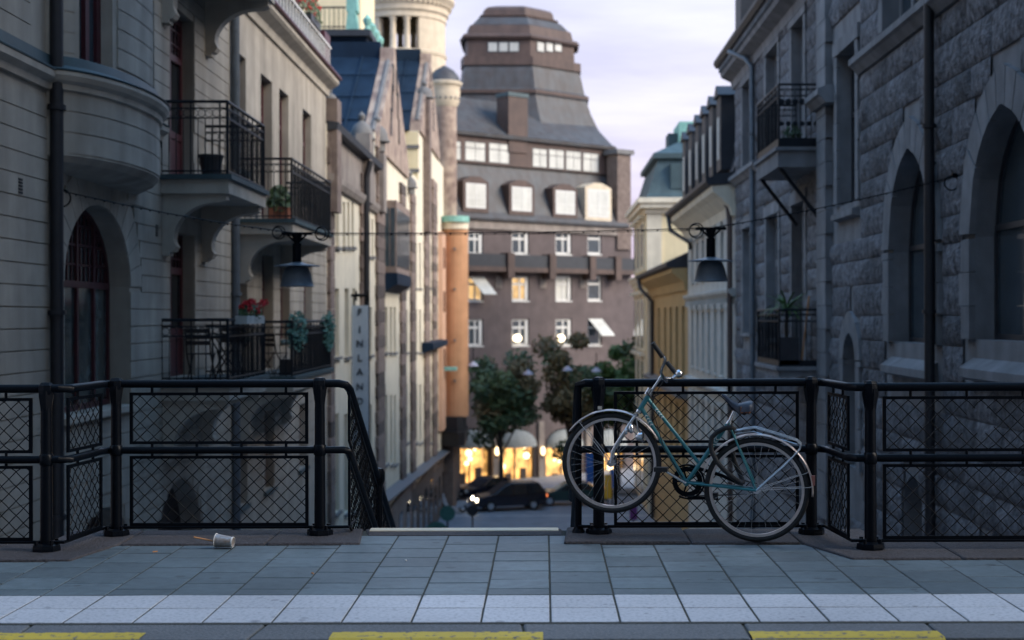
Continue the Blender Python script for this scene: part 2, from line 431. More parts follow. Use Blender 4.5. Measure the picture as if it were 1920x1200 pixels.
# bridge deck and crossing road
k = MB()
plan = [(-6.28, -9), (6.38, -9), (6.38, 9.62), (2.3, 9.62), (2.3, 10.22), (-3.4, 10.22), (-3.4, 9.62), (-6.28, 9.62)]
k.prism(plan, -1.0, -.13, Tid)
deck = struct(k.build('bridge_deck', 'asphalt'))
k = MB().prism([(-6.2, 7.10), (6.3, 7.10), (6.3, 9.6), (2.28, 9.6), (2.28, 10.2), (-3.38, 10.2), (-3.38, 9.6), (-6.2, 9.6)], -.128, -.0028)
pave = struct(k.build('pavement', 'mortar', origin=(0, 8.5, 0)))
def slab_mesh(name, w, d, h, bev=.006, m='slab'):
    bm = bmesh.new(); bmesh.ops.create_cube(bm, size=1)
    for v in bm.verts: v.co = Vector((v.co.x*w, v.co.y*d, v.co.z*h-h/2))
    bmesh.ops.bevel(bm, geom=[e_ for e_ in bm.edges if all(v.co.z > -h/4 for v in e_.verts)], offset=bev, segments=1, affect='EDGES')
    me = bpy.data.meshes.new(name); bm.to_mesh(me); bm.free(); me.materials.append(MATS[m]); return me
S = .35; J = .0095
JT = .017
full = slab_mesh('paving_slab', S-J, S-JT, .05, .003); half = slab_mesh('paving_slab_half', S-J, S/2-JT, .05, .003)
white = slab_mesh('paving_slab_white', S-J, S-.011, .05, .003, 'slab_white')
cut_cache = {}
def cut_slab(w, d):
    key = (round(w, 2), round(d, 2))
    if key not in cut_cache: cut_cache[key] = slab_mesh('paving_slab_cut', key[0]-J, key[1]-JT, .05, .003)
    return cut_cache[key]
def place_slab(x, y0, y1, me):
    jit = (random.gauss(0, R(.16)), random.gauss(0, R(.2)), random.gauss(0, R(.12)))
    inst('paving_slab', me, pave, (x, (y0+y1)/2, random.uniform(-.001, .0015)), rot=jit)
X0 = .03
for c in range(-11, 11):
    x = X0+S*(c+.5)
    for r_ in range(2): place_slab(x, 7.135+S*r_, 7.135+S*(r_+1), white)
    if -1.36 < x < .26: end = 9.95
    elif -3.08-.2 < x < 1.98+.25: end = 9.54
    else: end = 8.92
    y = 7.835; first = True
    while y < end-.04:
        d = S
        if first and c % 2: d = S/2
        if c in (-1,) and abs(y-8.2) < .2: d = .28
        first = False
        d = min(d, end-y)
        if end-y-d < .09: d = end-y
        me = full if abs(d-S) < .004 else (half if abs(d-S/2) < .004 else cut_slab(S, d))
        place_slab(x, y, y+d, me); y += d
# kerb
kerb = struct(MB().box(-6.2, 6.3, 6.84, 7.11, -.2, -.012).build('kerb', 'mortar', origin=(0, 7, -.1)))
joints = [-4.6, -2.55, -1.42, -.09, .99, 1.9, 3.4, 4.8]
skew = {j: random.uniform(-.03, .03) for j in joints}
for a, b_ in zip(joints, joints[1:]):
    k = MB(); w = .005
    pl = [(a+w, 6.768+random.uniform(0, .010)), (b_-w, 6.768+random.uniform(0, .010)), (b_-w+skew[b_], 7.112), (a+w+skew[a], 7.112)]
    k.prism(pl, -.14, -.004, Tid)
    o = k.build('kerb_stone', 'kerb_granite', kerb)
    md = o.modifiers.new('bevel', 'BEVEL'); md.width = .010; md.segments = 2
def paint(x0, x1):
    k = MB(); n = 24
    for i in range(n):
        a = x0+(x1-x0)*i/n; b_ = x0+(x1-x0)*(i+1)/n; e0 = random.uniform(-.008, .008)
        k.quad((a, 6.79, .0005), (b_, 6.79, .0005), (b_, 6.91+e0, .0005), (a, 6.91+e0, .0005))
        k.quad((a, 6.79, .0005), (b_, 6.79, .0005), (b_, 6.765, -.012), (a, 6.765, -.012)); k.quad((a, 6.765, -.012), (b_, 6.765, -.012), (b_, 6.765, -.05), (a, 6.765, -.05))
    return k.build('painted_stripe', 'paint_yellow', kerb)
for a, b_ in ((620, 1017), (1405, 1762), (-60, 268)): paint((a-CX)*6.86/F, (b_-CX)*6.86/F)
struct(MB().quad((-6.25, -9, -.125), (6.35, -9, -.125), (6.35, 6.80, -.125), (-6.25, 6.80, -.125)).build('road', 'asphalt'))
# granite coping under the railing
cop = struct(MB().prism([(-6.2, 9.0), (-3.0, 9.0), (-3.0, 9.58), (-1.4, 9.58), (-1.4, 10.1), (-3.3, 10.1), (-3.3, 9.55), (-6.2, 9.55)], -.1, -.02)
             .prism([(6.3, 9.0), (1.95, 9.0), (1.95, 9.58), (.3, 9.58), (.3, 10.1), (2.2, 10.1), (2.2, 9.55), (6.3, 9.55)], -.1, -.02).build('coping', 'mortar', origin=(0, 9.5, 0)))
def stone_block(poly, z1, name='coping_stone', m='granite', parent=cop, bev=.014, z0=-.09):
    o = MB().prism(poly, z0, z1).build(name, m, parent)
    md = o.modifiers.new('bevel', 'BEVEL'); md.width = bev; md.segments = 2; return o
stone_block([(-6.2, 8.93), (-3.62, 8.93), (-3.62, 9.60), (-6.2, 9.60)], .012)
stone_block([(-3.61, 8.93), (-2.98, 8.93), (-2.86, 9.55), (-2.86, 10.16), (-3.36, 10.16), (-3.36, 9.6), (-3.61, 9.6)], .014)
stone_block([(-2.85, 9.55), (-1.88, 9.55), (-1.88, 10.16), (-2.85, 10.16)], .012)
stone_block([(-1.87, 9.55), (-1.24, 9.555), (-1.30, 10.2), (-1.87, 10.2)], .016)
stone_block([(.13, 9.56), (.98, 9.55), (.98, 10.2), (.16, 10.2)], .022)
stone_block([(.99, 9.55), (1.72, 9.55), (1.72, 10.16), (.99, 10.16)], .014)
stone_block([(1.73, 9.55), (1.93, 8.93), (2.62, 8.93), (2.62, 9.6), (2.26, 9.6), (2.26, 10.16), (1.73, 10.16)], .014)
stone_block([(2.63, 8.93), (6.3, 8.93), (6.3, 9.6), (2.63, 9.6)], .012)
# stairs with a pale nosing on the top step
stairs = struct(MB().add(*(lambda m_: (m_.v, m_.f))(
    (lambda q: [q.box(-1.40, .24, 10.21+.3*i, 10.21+.3*(i+1)+.02, -2.6-.16*i, -.10-.16*i) for i in range(24)] and q)(MB()))).build('stairs', 'kerb_granite'))
stone_block([(-1.235, 9.955), (.125, 9.955), (.125, 10.24), (-1.29, 10.24)], .004, 'top_step', 'granite', stairs, .012)
stone_block([(-1.25, 10.13), (.10, 10.13), (.10, 10.25), (-1.25, 10.25)], .012, 'nosing', 'cream_pale', stairs, .006, -.05)

# unseen house added at the viewer's back, sized to shade the near walls
hZ = thing('shading_house', (0, -7, -.13), 'unseen tall house added across the bridge road to shade the near walls', 'building')
TZ = lambda u, v, n: Vector((u, -4.6+n, v))
hz = [rect(-24+2.6*i, -24+2.6*i+1.3, 1.2+3.6*j, 3.3+3.6*j) for i in range(19) for j in range(8)]
facade(hZ, TZ, [(-48, -.13), (48, -.13), (48, 32), (-48, 32)], hz, 'stucco_grey', .3, 10)
for q in hz: window(hZ, TZ, q, -.2, 2, (.66,), 'frame_dark', 'glass', .08)

# ================================================================== RAILINGS
RZ, MZ, BZ = 1.068, .605, .068            # heights of top rail, middle rail, bottom bar
def railing_post(b, x, y):
    k = MB()
    k.tube([(x, y, .02), (x, y, 1.0)], [.040, .035], 14)
    k.tube([(x, y, .92), (x, y, 1.02), (x, y, 1.055)], [.036, .052, .052], 6)
    p = k.build('post', 'iron', b, True)
    MB().lathe([(.001, 1.112), (.034, 1.108), (.049, 1.09), (.053, 1.06), (.050, 1.03)], (x, y, 0), 8).build('cap', 'iron', p)
    MB().lathe([(.036, .645), (.044, .635), (.047, .605), (.044, .575), (.037, .565)], (x, y, 0), 12).build('collar', 'iron', p, True)
    fl = MB().lathe([(.001, .062), (.058, .062), (.088, .052), (.092, .03), (.092, .012), (.001, .012)], (x, y, 0), 8)
    fl.build('base_plate', 'iron', p)
    nt_ = MB()
    for i in range(4):
        a = PI/4+PI/2*i; nt_.cyl((x+.07*math.cos(a), y+.07*math.sin(a), .05), (x+.07*math.cos(a), y+.07*math.sin(a), .085), .013, seg=6)
    stuff(nt_.build('bolts', 'iron', p))
def rail(b, pts, r, name): return MB().tube(pts, r, 14).build(name, 'iron', b, True)
def panel(b, A, B, z0a, z1a, z0b=None, z1b=None, pitch=.082, broken=False, clip=None):
    """flat-bar frame from A to B (plan points) with woven wire inside; heights may differ at the ends"""
    A = Vector((A[0], A[1], 0)); B = Vector((B[0], B[1], 0)); Lg = (B-A).length; d = (B-A)/Lg; nn = Vector((-d.y, d.x, 0))
    z0b = z0a if z0b is None else z0b; z1b = z1a if z1b is None else z1b
    def T(u, v, n):
        t = u/Lg; return A+d*u+nn*n+Vector((0, 0, (z0a+(z0b-z0a)*t)*(1-v)+(z1a+(z1b-z1a)*t)*v))
    ha = z1a-z0a; fb = .02/ha; k = MB()
    outer = [(0, 0), (Lg, 0), (Lg, 1), (0, 1)]; inn = [(.022, fb), (Lg-.022, fb), (Lg-.022, 1-fb), (.022, 1-fb)]
    for c in (-.008, .008): k.sheet(outer, [inn], c, T)
    k.rim(outer, -.008, .008, T); k.rim(inn, -.008, .008, T)
    fr = k.build('panel_frame', 'iron', b)
    k = MB(); hh = ha; W_, V_ = Lg, 1.0
    u = -hh
    def line(sgn, u0, layer):
        # diagonal wires at 45 degrees, clipped to the frame
        pts = []
        va, vb = .01/hh, 1-.01/hh
        a = (u0, 0) if sgn > 0 else (u0+hh, 0); b2 = (u0+hh, 1) if sgn > 0 else (u0, 1)
        ts = [0, 1]; du = b2[0]-a[0]
        t0, t1 = 0.0, 1.0
        for lim in (.01, W_-.01):
            tt = (lim-a[0])/du
            if 0 < tt < 1:
                if (du > 0) == (lim < W_/2): t0 = max(t0, tt)
                else: t1 = min(t1, tt)
        pa = a[0]+du*t0; pb = a[0]+du*t1
        if t1-t0 < .02 or max(pa, pb) < .005 or min(pa, pb) > W_-.005: return
        n = max(2, int((t1-t0)*hh/pitch*1.42*1.2)+2); pl = []
        for i in range(n+1):
            t = t0+(t1-t0)*i/n; uu = a[0]+du*t
            pl.append(T(uu, min(max(t, va), vb), (.0035 if (i+layer) % 2 else -.0035)))
        if broken:
            cu, cv = .62, .55
            seg = []
            for q in pl:
                if math.hypot((q-A).dot(d)-cu, (q.z-(z0a+z1a)/2)*1.2-.02) < .075+.03*random.random():
                    if len(seg) > 1: k.tube(seg, .0035, 5)
                    seg = []
                else: seg.append(q)
            if len(seg) > 1: k.tube(seg, .0035, 5)
        else: k.tube(pl, .0035, 5)
    i = 0
    while u < Lg:
        line(1, u, i); line(-1, u+pitch*.35, i+1); u += pitch*1.414/1.0*.82; i += 1
    stuff(k.build('wire_mesh', 'iron_wire', fr))
    return fr
def lugs(b, A, B, zs, n):
    A = Vector(A); B = Vector(B)
    for i in range(n):
        t = (i+.5)/n if n > 1 else .5
        for z0, z1 in zs: p = A.lerp(B, t); MB().cyl((p.x, p.y, z0), (p.x, p.y, z1), .010, seg=8).build('lug', 'iron', b)
YB, YO = 9.92, 9.27                     # railing lines: set back, and out on the bridge
UP, LO = (.648, 1.008), (.078, .566)
LG = [(1.0, 1.05), (.61, .655), (.56, .60)]
lr = thing('bridge_railing', (-2.3, 9.9, 0), 'black iron bridge railing left of the stair opening, turning down the steps', 'railing', 'bridge railings')
XL = -3.085
for x, y in ((-3.245, YO), (-2.985, YB), (-1.565, YB)): railing_post(lr, x, y)
rail(lr, [(-6.1, YO, RZ), (-3.16, YO, RZ), (-3.105, YO+.05, RZ), (-3.07, YB-.07, RZ), (-3.03, YB, RZ), (-1.43, YB, RZ), (-1.385, YB+.02, RZ-.012), (-1.365, YB+.07, RZ-.045), (-1.365, 13.6, RZ-.045-.49*(13.6-YB-.07))], .028, 'top_rail')
rail(lr, [(-6.1, YO, MZ), (-3.16, YO, MZ), (-3.105, YO+.05, MZ), (-3.07, YB-.07, MZ), (-3.03, YB, MZ), (-1.40, YB, MZ), (-1.372, YB+.02, MZ-.01), (-1.365, YB+.07, MZ-.045), (-1.365, 13.2, MZ-.045-.49*(13.2-YB-.07))], .0255, 'middle_rail')
rail(lr, [(-6.1, YO, BZ), (-3.13, YO, BZ), (-3.06, YB, BZ), (-1.365, YB, BZ), (-1.365, YB+.3, BZ)], .011, 'bottom_bar')
panel(lr, (-2.89, YB), (-1.645, YB), *UP); panel(lr, (-2.89, YB), (-1.645, YB), *LO)
panel(lr, (-5.4, YO), (-3.335, YO), *UP); panel(lr, (-5.4, YO), (-3.335, YO), *LO)
panel(lr, (-3.118, YO+.03), (-3.06, YB-.09), *UP, pitch=.075); panel(lr, (-3.118, YO+.03), (-3.06, YB-.09), *LO, pitch=.075)
lugs(lr, (-2.89, YB, 0), (-1.645, YB, 0), LG, 4); lugs(lr, (-5.4, YO, 0), (-3.335, YO, 0), LG, 6); lugs(lr, (-3.11, YO+.05, 0), (-3.065, YB-.1, 0), LG, 2)
sl_ = -.49
panel(lr, (-1.365, YB+.02), (-1.365, 11.6), .665, 1.0, .665+sl_*1.66-.12, 1.0+sl_*1.66-.03, pitch=.07)
panel(lr, (-1.365, YB+.02), (-1.365, 11.6), .07, .54, .07+sl_*1.66+.12, .54+sl_*1.66-.03, pitch=.07)
panel(lr, (-1.365, 11.7), (-1.365, 13.3), .66+sl_*1.76, .97+sl_*1.76, .66+sl_*3.4, .97+sl_*3.4, pitch=.07)
k = MB().tube([(-1.365, 11.66, -1.05), (-1.365, 11.66, .23)], .038, 12); k.lathe([(.001, .30), (.04, .29), (.058, .26), (.058, .2), (.04, .15)], (-1.365, 11.66, 0), 8); k.build('stair_post', 'iron', lr, True)
rr = thing('bridge_railing', (1.1, 9.9, 0), 'black iron bridge railing right of the stair opening, with the bicycle against it', 'railing', 'bridge railings')
for x, y in ((.379, YB), (1.862, YB), (2.125, YO)): railing_post(rr, x, y)
MB().box(.372, .402, YB-.0415, YB-.037, .885, .908).build('sticker', 'stucco_grey', rr)
rail(rr, [(.235, 12.2, RZ-1.1), (.235, YB+.12, RZ-.07), (.24, YB+.04, RZ-.02), (.285, YB, RZ), (1.92, YB, RZ), (1.965, YB-.05, RZ), (1.99, YO+.05, RZ), (2.03, YO, RZ), (6.2, YO, RZ)], .028, 'top_rail')
rail(rr, [(.235, 12.2, MZ-1.1), (.235, YB+.12, MZ-.07), (.24, YB+.04, MZ-.02), (.27, YB, MZ), (1.92, YB, MZ), (1.965, YB-.05, MZ), (1.99, YO+.05, MZ), (2.03, YO, MZ), (6.2, YO, MZ)], .0255, 'middle_rail')
rail(rr, [(.235, YB, BZ), (1.95, YB, BZ), (2.0, YO, BZ), (6.2, YO, BZ)], .011, 'bottom_bar')
MB().tube([(.238, YB+.03, 0), (.238, YB+.03, RZ-.03)], .024, 12).lathe([(.03, .06), (.045, .03), (.055, .0)], (.238, YB+.03, 0), 10).build('end_upright', 'iron', rr, True)
panel(rr, (.485, YB), (1.775, YB), *UP); panel(rr, (.485, YB), (1.775, YB), *LO)
panel(rr, (2.205, YO), (4.4, YO), *UP, broken=True); panel(rr, (2.205, YO), (4.4, YO), *LO)
panel(rr, (1.965, YB-.09), (1.992, YO+.04), *UP, pitch=.075); panel(rr, (1.965, YB-.09), (1.992, YO+.04), *LO, pitch=.075)
lugs(rr, (.485, YB, 0), (1.775, YB, 0), LG, 4); lugs(rr, (2.205, YO, 0), (4.4, YO, 0), LG, 6); lugs(rr, (1.966, YB-.1, 0), (1.99, YO+.05, 0), LG, 2)
# ================================================================== LEFT: PLASTERED APARTMENT HOUSE
XLW, XRW = -6.3, 6.4
TL = lambda u, v, n: Vector((XLW+n, u, v))
TR = lambda u, v, n: Vector((XRW-n, u, v))
uL = lambda px: -XLW*F/(CX-px)
uR = lambda px: XRW*F/(px-CX)
def zat(u, py): return H-(py-CY)*u/F
def balcony(b, T, u0, u1, out, zf, zr, th, slab_m, iron, brackets=(), rings=True, step=.11, fstep=.1, bottom_panel=0, bm_='plaster_trim', bw=.26, bh=1.0):
    """a balcony part: slab, with railing and brackets as sub-parts"""
    k = MB().box(u0, u1, zf-th, zf, 0.0, out, T)
    s_ = k.build('balcony', slab_m, b)
    MB().box(u0-.06, u1+.06, zf-.07, zf+.012, .002, out+.06, T).build('slab_edge', 'copper_dark' if slab_m == 'plaster_trim' else slab_m, s_)
    k = MB(); o2 = out-.03
    path = [(u0+.03, .02), (u0+.03, o2), (u1-.03, o2), (u1-.03, .02)]
    tub = lambda z, r: k.tube([T(a, z, c) for a, c in path], r, 6)
    tub(zr, .028); tub(zf+.07, .016)
    if rings: tub(zr-.11, .013); tub(zr-.27, .013)
    else: tub(zr-.14, .013)
    for (a0, c0), (a1, c1), st in ((path[0], path[1], step), (path[1], path[2], fstep), (path[2], path[3], step)):
        Lg = math.hypot(a1-a0, c1-c0); n = max(2, int(Lg/st))
        for i in range(n+1):
            t = i/n; a = a0+(a1-a0)*t; c = c0+(c1-c0)*t
            k.cyl(T(a, zf+.01, c), T(a, zr-(.27 if rings and i % 4 else 0), c), .0085 if i % 4 else .013, seg=5)
            if rings and i < n:
                am, cm = a+(a1-a0)/n/2, c+(c1-c0)/n/2
                ax = (T(a1, 0, c1)-T(a0, 0, c0)).cross(Vector((0, 0, 1)))
                k.ring(T(am, zr-.19, cm), ax, .062, .007, 12, 4)
    for a, c in path[1:3]: k.cyl(T(a, zf-.02, c), T(a, zr, c), .024, seg=8)
    if bottom_panel:
        k.box(u0+.02, u0+.04, zf+.02, zf+bottom_panel, .02, o2, T); k.box(u0+.03, u1-.03, zf+.02, zf+bottom_panel, o2-.01, o2+.01, T)
    k.build('railing', iron, s_)
    for ub in brackets:
        pts = [(0, zf-th), (out-.06, zf-th), (out-.06, zf-th-.10), (out-.16, zf-th-.14)]
        for i in range(1, 10):
            a = PI/2*i/9; pts.append((.2+(out-.40)*(1-math.sin(a)), zf-th-.14-(bh-.42)*(1-math.cos(a))))
        pts += [(.21, zf-th-bh+.22), (.25, zf-th-bh+.15), (.2, zf-th-bh+.07), (.14, zf-th-bh+.06), (.13, zf-th-bh), (0, zf-th-bh)]
        MB().prism(pts, ub, ub+bw, lambda a, v, c: T(c, v, a)).build('bracket', bm_, s_)
    return s_
def iron_straps(b, T, us, z0, z1, n):
    for u in us: MB().tube([T(u, z0, n+.01), T(u, z0-.22, n+.02), T(u, z1, n+.05), T(u, z1-.03, n+.1)], .012, 6).build('strap', 'iron_balcony', b)
hA = thing('apartment_building', (XLW-4, 26, -7), 'beige plastered apartment house with iron balconies, bow bay and dark red windows', 'building')
aA = arch(18.63, 21.62, .22, 2.0, 1.12)
doorA = arch(22.9, 26.25, -6.5, -2.75, 1.5); doorB = arch(18.7, 21.9, -6.5, -2.6, 1.42)
rw = {}
rw['d1u'] = rect(23.9, 25.6, 3.9, 6.85); rw['d1l'] = rect(23.9, 25.6, .5, 3.0)
rw['w2u'] = rect(28.97, 30.1, 4.6, 7.0); rw['w2l'] = rect(28.97, 30.1, 1.1, 3.0)
rw['d3u'] = rect(31.7, 33.0, 3.62, 6.98); rw['d3l'] = rect(31.7, 33.0, .36, 2.95)
rw['w4u'] = rect(33.9, 35.15, 4.6, 7.0); rw['w4l'] = rect(33.9, 35.15, 1.0, 2.95)
rw['w5u'] = rect(37.2, 38.55, 4.6, 7.0); rw['w5l'] = rect(37.2, 38.55, 1.0, 2.95)
rw['b2'] = rect(29.0, 30.1, -2.4, -.5); rw['b4'] = rect(32.0, 33.1, -2.4, -.6); rw['b5'] = rect(36.5, 37.7, -2.4, -.7)
holes = [aA, doorA, doorB]+list(rw.values())
facade(hA, TL, [(11, -7), (41.15, -7), (41.15, 8.15), (27.4, 8.15), (27.4, 19), (11, 19)], holes, 'plaster', .42, 12)
w = window(hA, TL, aA, -.30, 4, (.615,), bar=.085, sill=.10, fine=(.615, 16, 4), pm='pane_curtain_reflection', so=.15)
for key in ('d1u', 'd1l', 'd3u', 'd3l'):
    door = window(hA, TL, rw[key], -.20, 2, (.28, .74), bar=.11, fine=(.74, 8, 3), name='balcony_door')
    q = rw[key]; MB().box(q[0][0]+.09, q[1][0]-.09, q[0][1]+.05, q[0][1]+.85, -.23, -.21, TL).build('door_panel', 'frame_red', door)
for key in ('w2u', 'w2l', 'w4u', 'w4l', 'w5u', 'w5l', 'b2', 'b4', 'b5'):
    window(hA, TL, rw[key], -.17, 2, (.66,), bar=.10, sill=.08, sm='copper_dark')
for dpoly, nm in ((doorA, 'gateway'), (doorB, 'gateway')):
    gw = MB().sheet(dpoly, [], -.38, TL).build(nm, 'wood_dark', hA)
    MB().box((dpoly[0][0]+dpoly[1][0])/2-.04, (dpoly[0][0]+dpoly[1][0])/2+.04, -6.4, -2.6, -.37, -.33, TL).build('leaf_joint', 'iron', gw)
# incised plaster courses
ext = [[(20.125+(1.495+.6)*math.cos(PI*i/16), 2.0+(1.12+.6)*math.sin(PI*i/16)) for i in range(17)]+[(18.63, 2.0), (18.63, .1), (21.62, .1), (21.62, 2.0)]]
ext = ext+[doorA, doorB]+[rect(p[0][0]-.003, p[1][0]+.003, p[0][1]-.003, p[2][1]+.003) for p in rw.values()]
CH = .2655
v = -2.31
while v < 8.0:
    v1 = v+CH-.016
    if not (4.40 < v+.13 < 4.86):
        uend = 41.1 if v < 3.6 else 28.4
        for a, b_ in runs(12, uend, v, v1, ext):
            segs = [(a, b_)]
            if a < 17.45 < b_ and v > 4.4: segs = [(a, 17.45), (22.75, b_)]
            elif v > 4.4 and a < 22.7: segs = [(max(a, 22.75), b_)]
            for s0, s1 in segs:
                if s1-s0 > .1: MB().box(s0+.004, s1-.004, v, v1, .002, .020, TL).build('plaster_course', 'plaster', hA)
    v += CH
nv = 15
for i in range(nv):
    a0, a1 = PI*i/nv+.006, PI*(i+1)/nv-.006
    pl = []
    for a in (a0, (a0+a1)/2, a1): pl.append((20.125+1.498*math.cos(a), 2.0+1.123*math.sin(a)))
    for a in (a1, (a0+a1)/2, a0): pl.append((20.125+2.09*math.cos(a), 2.0+1.715*math.sin(a)))
    MB().prism(pl, .002, .021, TL).build('voussoir', 'plaster', hA)
# string course on the flat wall and green copper flashing above
for a, b_ in ((11, 18.1), (22.15, 23.35)):
    cornice(hA, TL, a, b_, [(0, 4.42), (.05, 4.42), (.07, 4.5), (.15, 4.56), (.16, 4.64), (0, 4.66)], 'plaster_trim', 'string_course')
    cornice(hA, TL, a, b_, [(0, 4.665), (.17, 4.645), (.175, 4.665), (.06, 4.73), (.05, 4.86), (0, 4.88)], 'copper_dark', 'flashing')
cornice(hA, TL, 25.9, 28.6, [(0, 4.36), (.05, 4.36), (.12, 4.48), (0, 4.52)], 'plaster_trim', 'string_course')
# bow bay
bay = None
BU, BA = 20.1, 2.1
def bow(t, d, z, extra=0): return Vector((XLW+(d+extra)*math.sin(t), BU+(BA+extra)*math.cos(t), z))
def bowwall(k, t0, t1, z0, z1, d, n=24):
    pts = [t0+(t1-t0)*i/n for i in range(n+1)]
    k.add([bow(t, d, z0) for t in pts]+[bow(t, d, z1) for t in pts], [(i, i+1, n+2+i, n+1+i) for i in range(n)])
k = MB()
nn = 36
rows_ = [(.25, 3.40), (.45, 3.44), (.60, 3.52), (.655, 3.60), (.655, 3.63)]
for (d0, z0), (d1, z1) in zip(rows_, rows_[1:]):
    ts = [PI*i/nn for i in range(nn+1)]
    k.add([bow(t, d0, z0, (d0-.655)*.9) for t in ts]+[bow(t, d1, z1, (d1-.655)*.9) for t in ts], [(i, i+1, nn+2+i, nn+1+i) for i in range(nn)])
k.add([bow(PI*i/nn, .25, 3.40, -.36) for i in range(nn+1)], [tuple(range(nn+1))])
bay = k.build('bow_bay', 'plaster', hA, True)
for z0, z1 in ((3.635, 3.89), (3.905, 4.16), (4.175, 4.42)):
    k = MB(); bowwall(k, 0, PI, z0, z1, .67); bowwall(k, 0, PI, z0-.01, z1+.01, .652); k.add([bow(PI*i/36, .67, z1) for i in range(37)]+[bow(PI*i/36, .64, z1) for i in range(37)], [(i, i+1, 38+i, 37+i) for i in range(36)])
    k.build('plaster_course', 'plaster', bay, True)
k = MB(); pr = [(.67, 4.42), (.71, 4.43), (.72, 4.50), (.78, 4.54), (.82, 4.60), (.82, 4.65), (.5, 4.68)]
for (d0, z0), (d1, z1) in zip(pr, pr[1:]):
    k.add([bow(PI*i/36, .67, z0, d0-.67) for i in range(37)]+[bow(PI*i/36, .67, z1, d1-.67) for i in range(37)], [(i, i+1, 38+i, 37+i) for i in range(36)])
k.build('moulding', 'plaster_trim', bay, True)
k = MB(); pr = [(.83, 4.655), (.84, 4.675), (.72, 4.71), (.69, 4.74), (.66, 4.86), (.5, 4.90)]
for (d0, z0), (d1, z1) in zip(pr, pr[1:]):
    k.add([bow(PI*i/36, .67, z0, d0-.67) for i in range(37)]+[bow(PI*i/36, .67, z1, d1-.67) for i in range(37)], [(i, i+1, 38+i, 37+i) for i in range(36)])
k.build('flashing', 'copper_dark', bay, True)
wins = [(R(118), R(147)), (R(33), R(62))]
for t0, t1 in ((0, R(33)), (R(62), R(118)), (R(147), PI)):
    k = MB(); bowwall(k, t0, t1, 4.8, 12, .58); 
    for t in (t0, t1): k.quad(bow(t, .58, 4.8), bow(t, .28, 4.8, 0), bow(t, .28, 12, 0), bow(t, .58, 12))
    k.build('pier', 'plaster', bay, True)
    z = 4.92
    while z < 8:
        k = MB(); e0 = t0+R(4); e1 = t1-R(4)
        bowwall(k, e0, e1, z, z+.25, .60, 8)
        k.add([bow(e0+(e1-e0)*i/8, .60, z+.25) for i in range(9)]+[bow(e0+(e1-e0)*i/8, .57, z+.25) for i in range(9)], [(i, i+1, 10+i, 9+i) for i in range(8)])
        for t in (e0, e1): k.quad(bow(t, .60, z), bow(t, .57, z), bow(t, .57, z+.25), bow(t, .60, z+.25))
        k.build('plaster_course', 'plaster', bay); z += CH
for t0, t1 in wins:
    A, B = bow(t0, .40, 0), bow(t1, .40, 0); Lw = (B-A).length; du = (B-A)/Lw; dn = du.cross(Vector((0, 0, 1)))
    if dn.x < 0: dn = -dn
    Tw = lambda u, v, n, A=A, du=du, dn=dn: A+du*u+Vector((0, 0, v))+dn*n
    fr = MB(); pw = rect(0, Lw, 4.8, 8.2); iw = inset(pw, .11)
    fr.sheet(pw, [iw], 0, Tw); fr.rim(iw, 0, -.06, Tw)
    fr.box(Lw*.5-.05, Lw*.5+.05, 4.85, 8.1, -.05, .012, Tw); fr.box(.1, Lw-.1, 6.9, 7.02, -.05, .015, Tw)
    wo = fr.build('window', 'frame_red', bay)
    MB().sheet(pw, [], -.05, Tw).build('pane', 'glass_blue', wo)
# balconies of the plastered house
b1u = balcony(hA, TL, 23.35, 26.45, 1.13, 3.87, 5.08, .30, 'plaster_trim', 'iron_balcony', (23.42, 26.1), bh=1.02)
b1l = balcony(hA, TL, 23.35, 26.45, 1.13, .46, 1.49, .30, 'plaster_trim', 'iron_balcony', (23.42, 26.1), bh=1.02)
b2u = balcony(hA, TL, 29.3, 34.6, 1.13, 3.55, 4.80, .30, 'plaster_trim', 'iron_balcony', (29.4, 34.1), bh=1.02)
b2l = balcony(hA, TL, 29.3, 34.6, 1.13, .30, 1.44, .30, 'plaster_trim', 'iron_balcony', (29.4, 34.1), bh=1.02)
b3u = balcony(hA, TL, 23.35, 26.75, 1.25, 7.75, 8.9, .34, 'plaster_trim', 'iron_balcony', (23.42, 26.4), bh=1.02)
# main cornice, terrace front and balustrade over the far part
cornice(hA, TL, 27.4, 41.35, [(0, 7.95), (.06, 7.95), (.10, 8.12), (.30, 8.24), (.36, 8.30), (.36, 8.40), (-.3, 8.42)], 'plaster_trim')
cornice(hA, TL, 27.4, 41.4, [(-.1, 8.425), (.42, 8.405), (.44, 8.44), (.42, 8.50), (-.1, 8.52)], 'frame_red', 'gutter')
tb = MB()
u = 27.5
while u < 41.0:
    tb.box(u, u+.07, 8.5, 9.30, .10, .14, TL); u += .42
tb.box(27.4, 41.2, 9.28, 9.34, .08, .16, TL)
tb.build('terrace_balustrade', 'frame_white', hA)
MB().box(27.4, 41.2, 8.5, 9.29, .03, .05, TL).build('terrace_screen', 'glass_blue', hA)
MB().prism([(-.3, 8.4), (-2.5, 12.5), (-10, 12.5), (-10, 8.4)], 27.4, 40.9, lambda a, v_, c: TL(c, v_, a)).build('mansard_roof', 'metal_blue', hA)
tr = MB()
for i in range(4):
    z = 9.55+.25*i
    tr.tube([TL(30, z, .05), TL(36.5, z, .05)], .012, 5)
for i in range(30):
    uu = 30+6.5*i/29; tr.cyl(TL(uu, 9.3, .05), TL(uu, 10.4, .05), .012, seg=5)
    tr.ring(TL(uu, 10.1, .05), (1, 0, 0), .1, .01, 10, 4)
tr.build('terrace_trellis', 'iron_balcony', hA)
MB().box(40.2, 41.2, 8.5, 9.65, -.6, .12, TL).build('terrace_box', 'frame_red', hA)
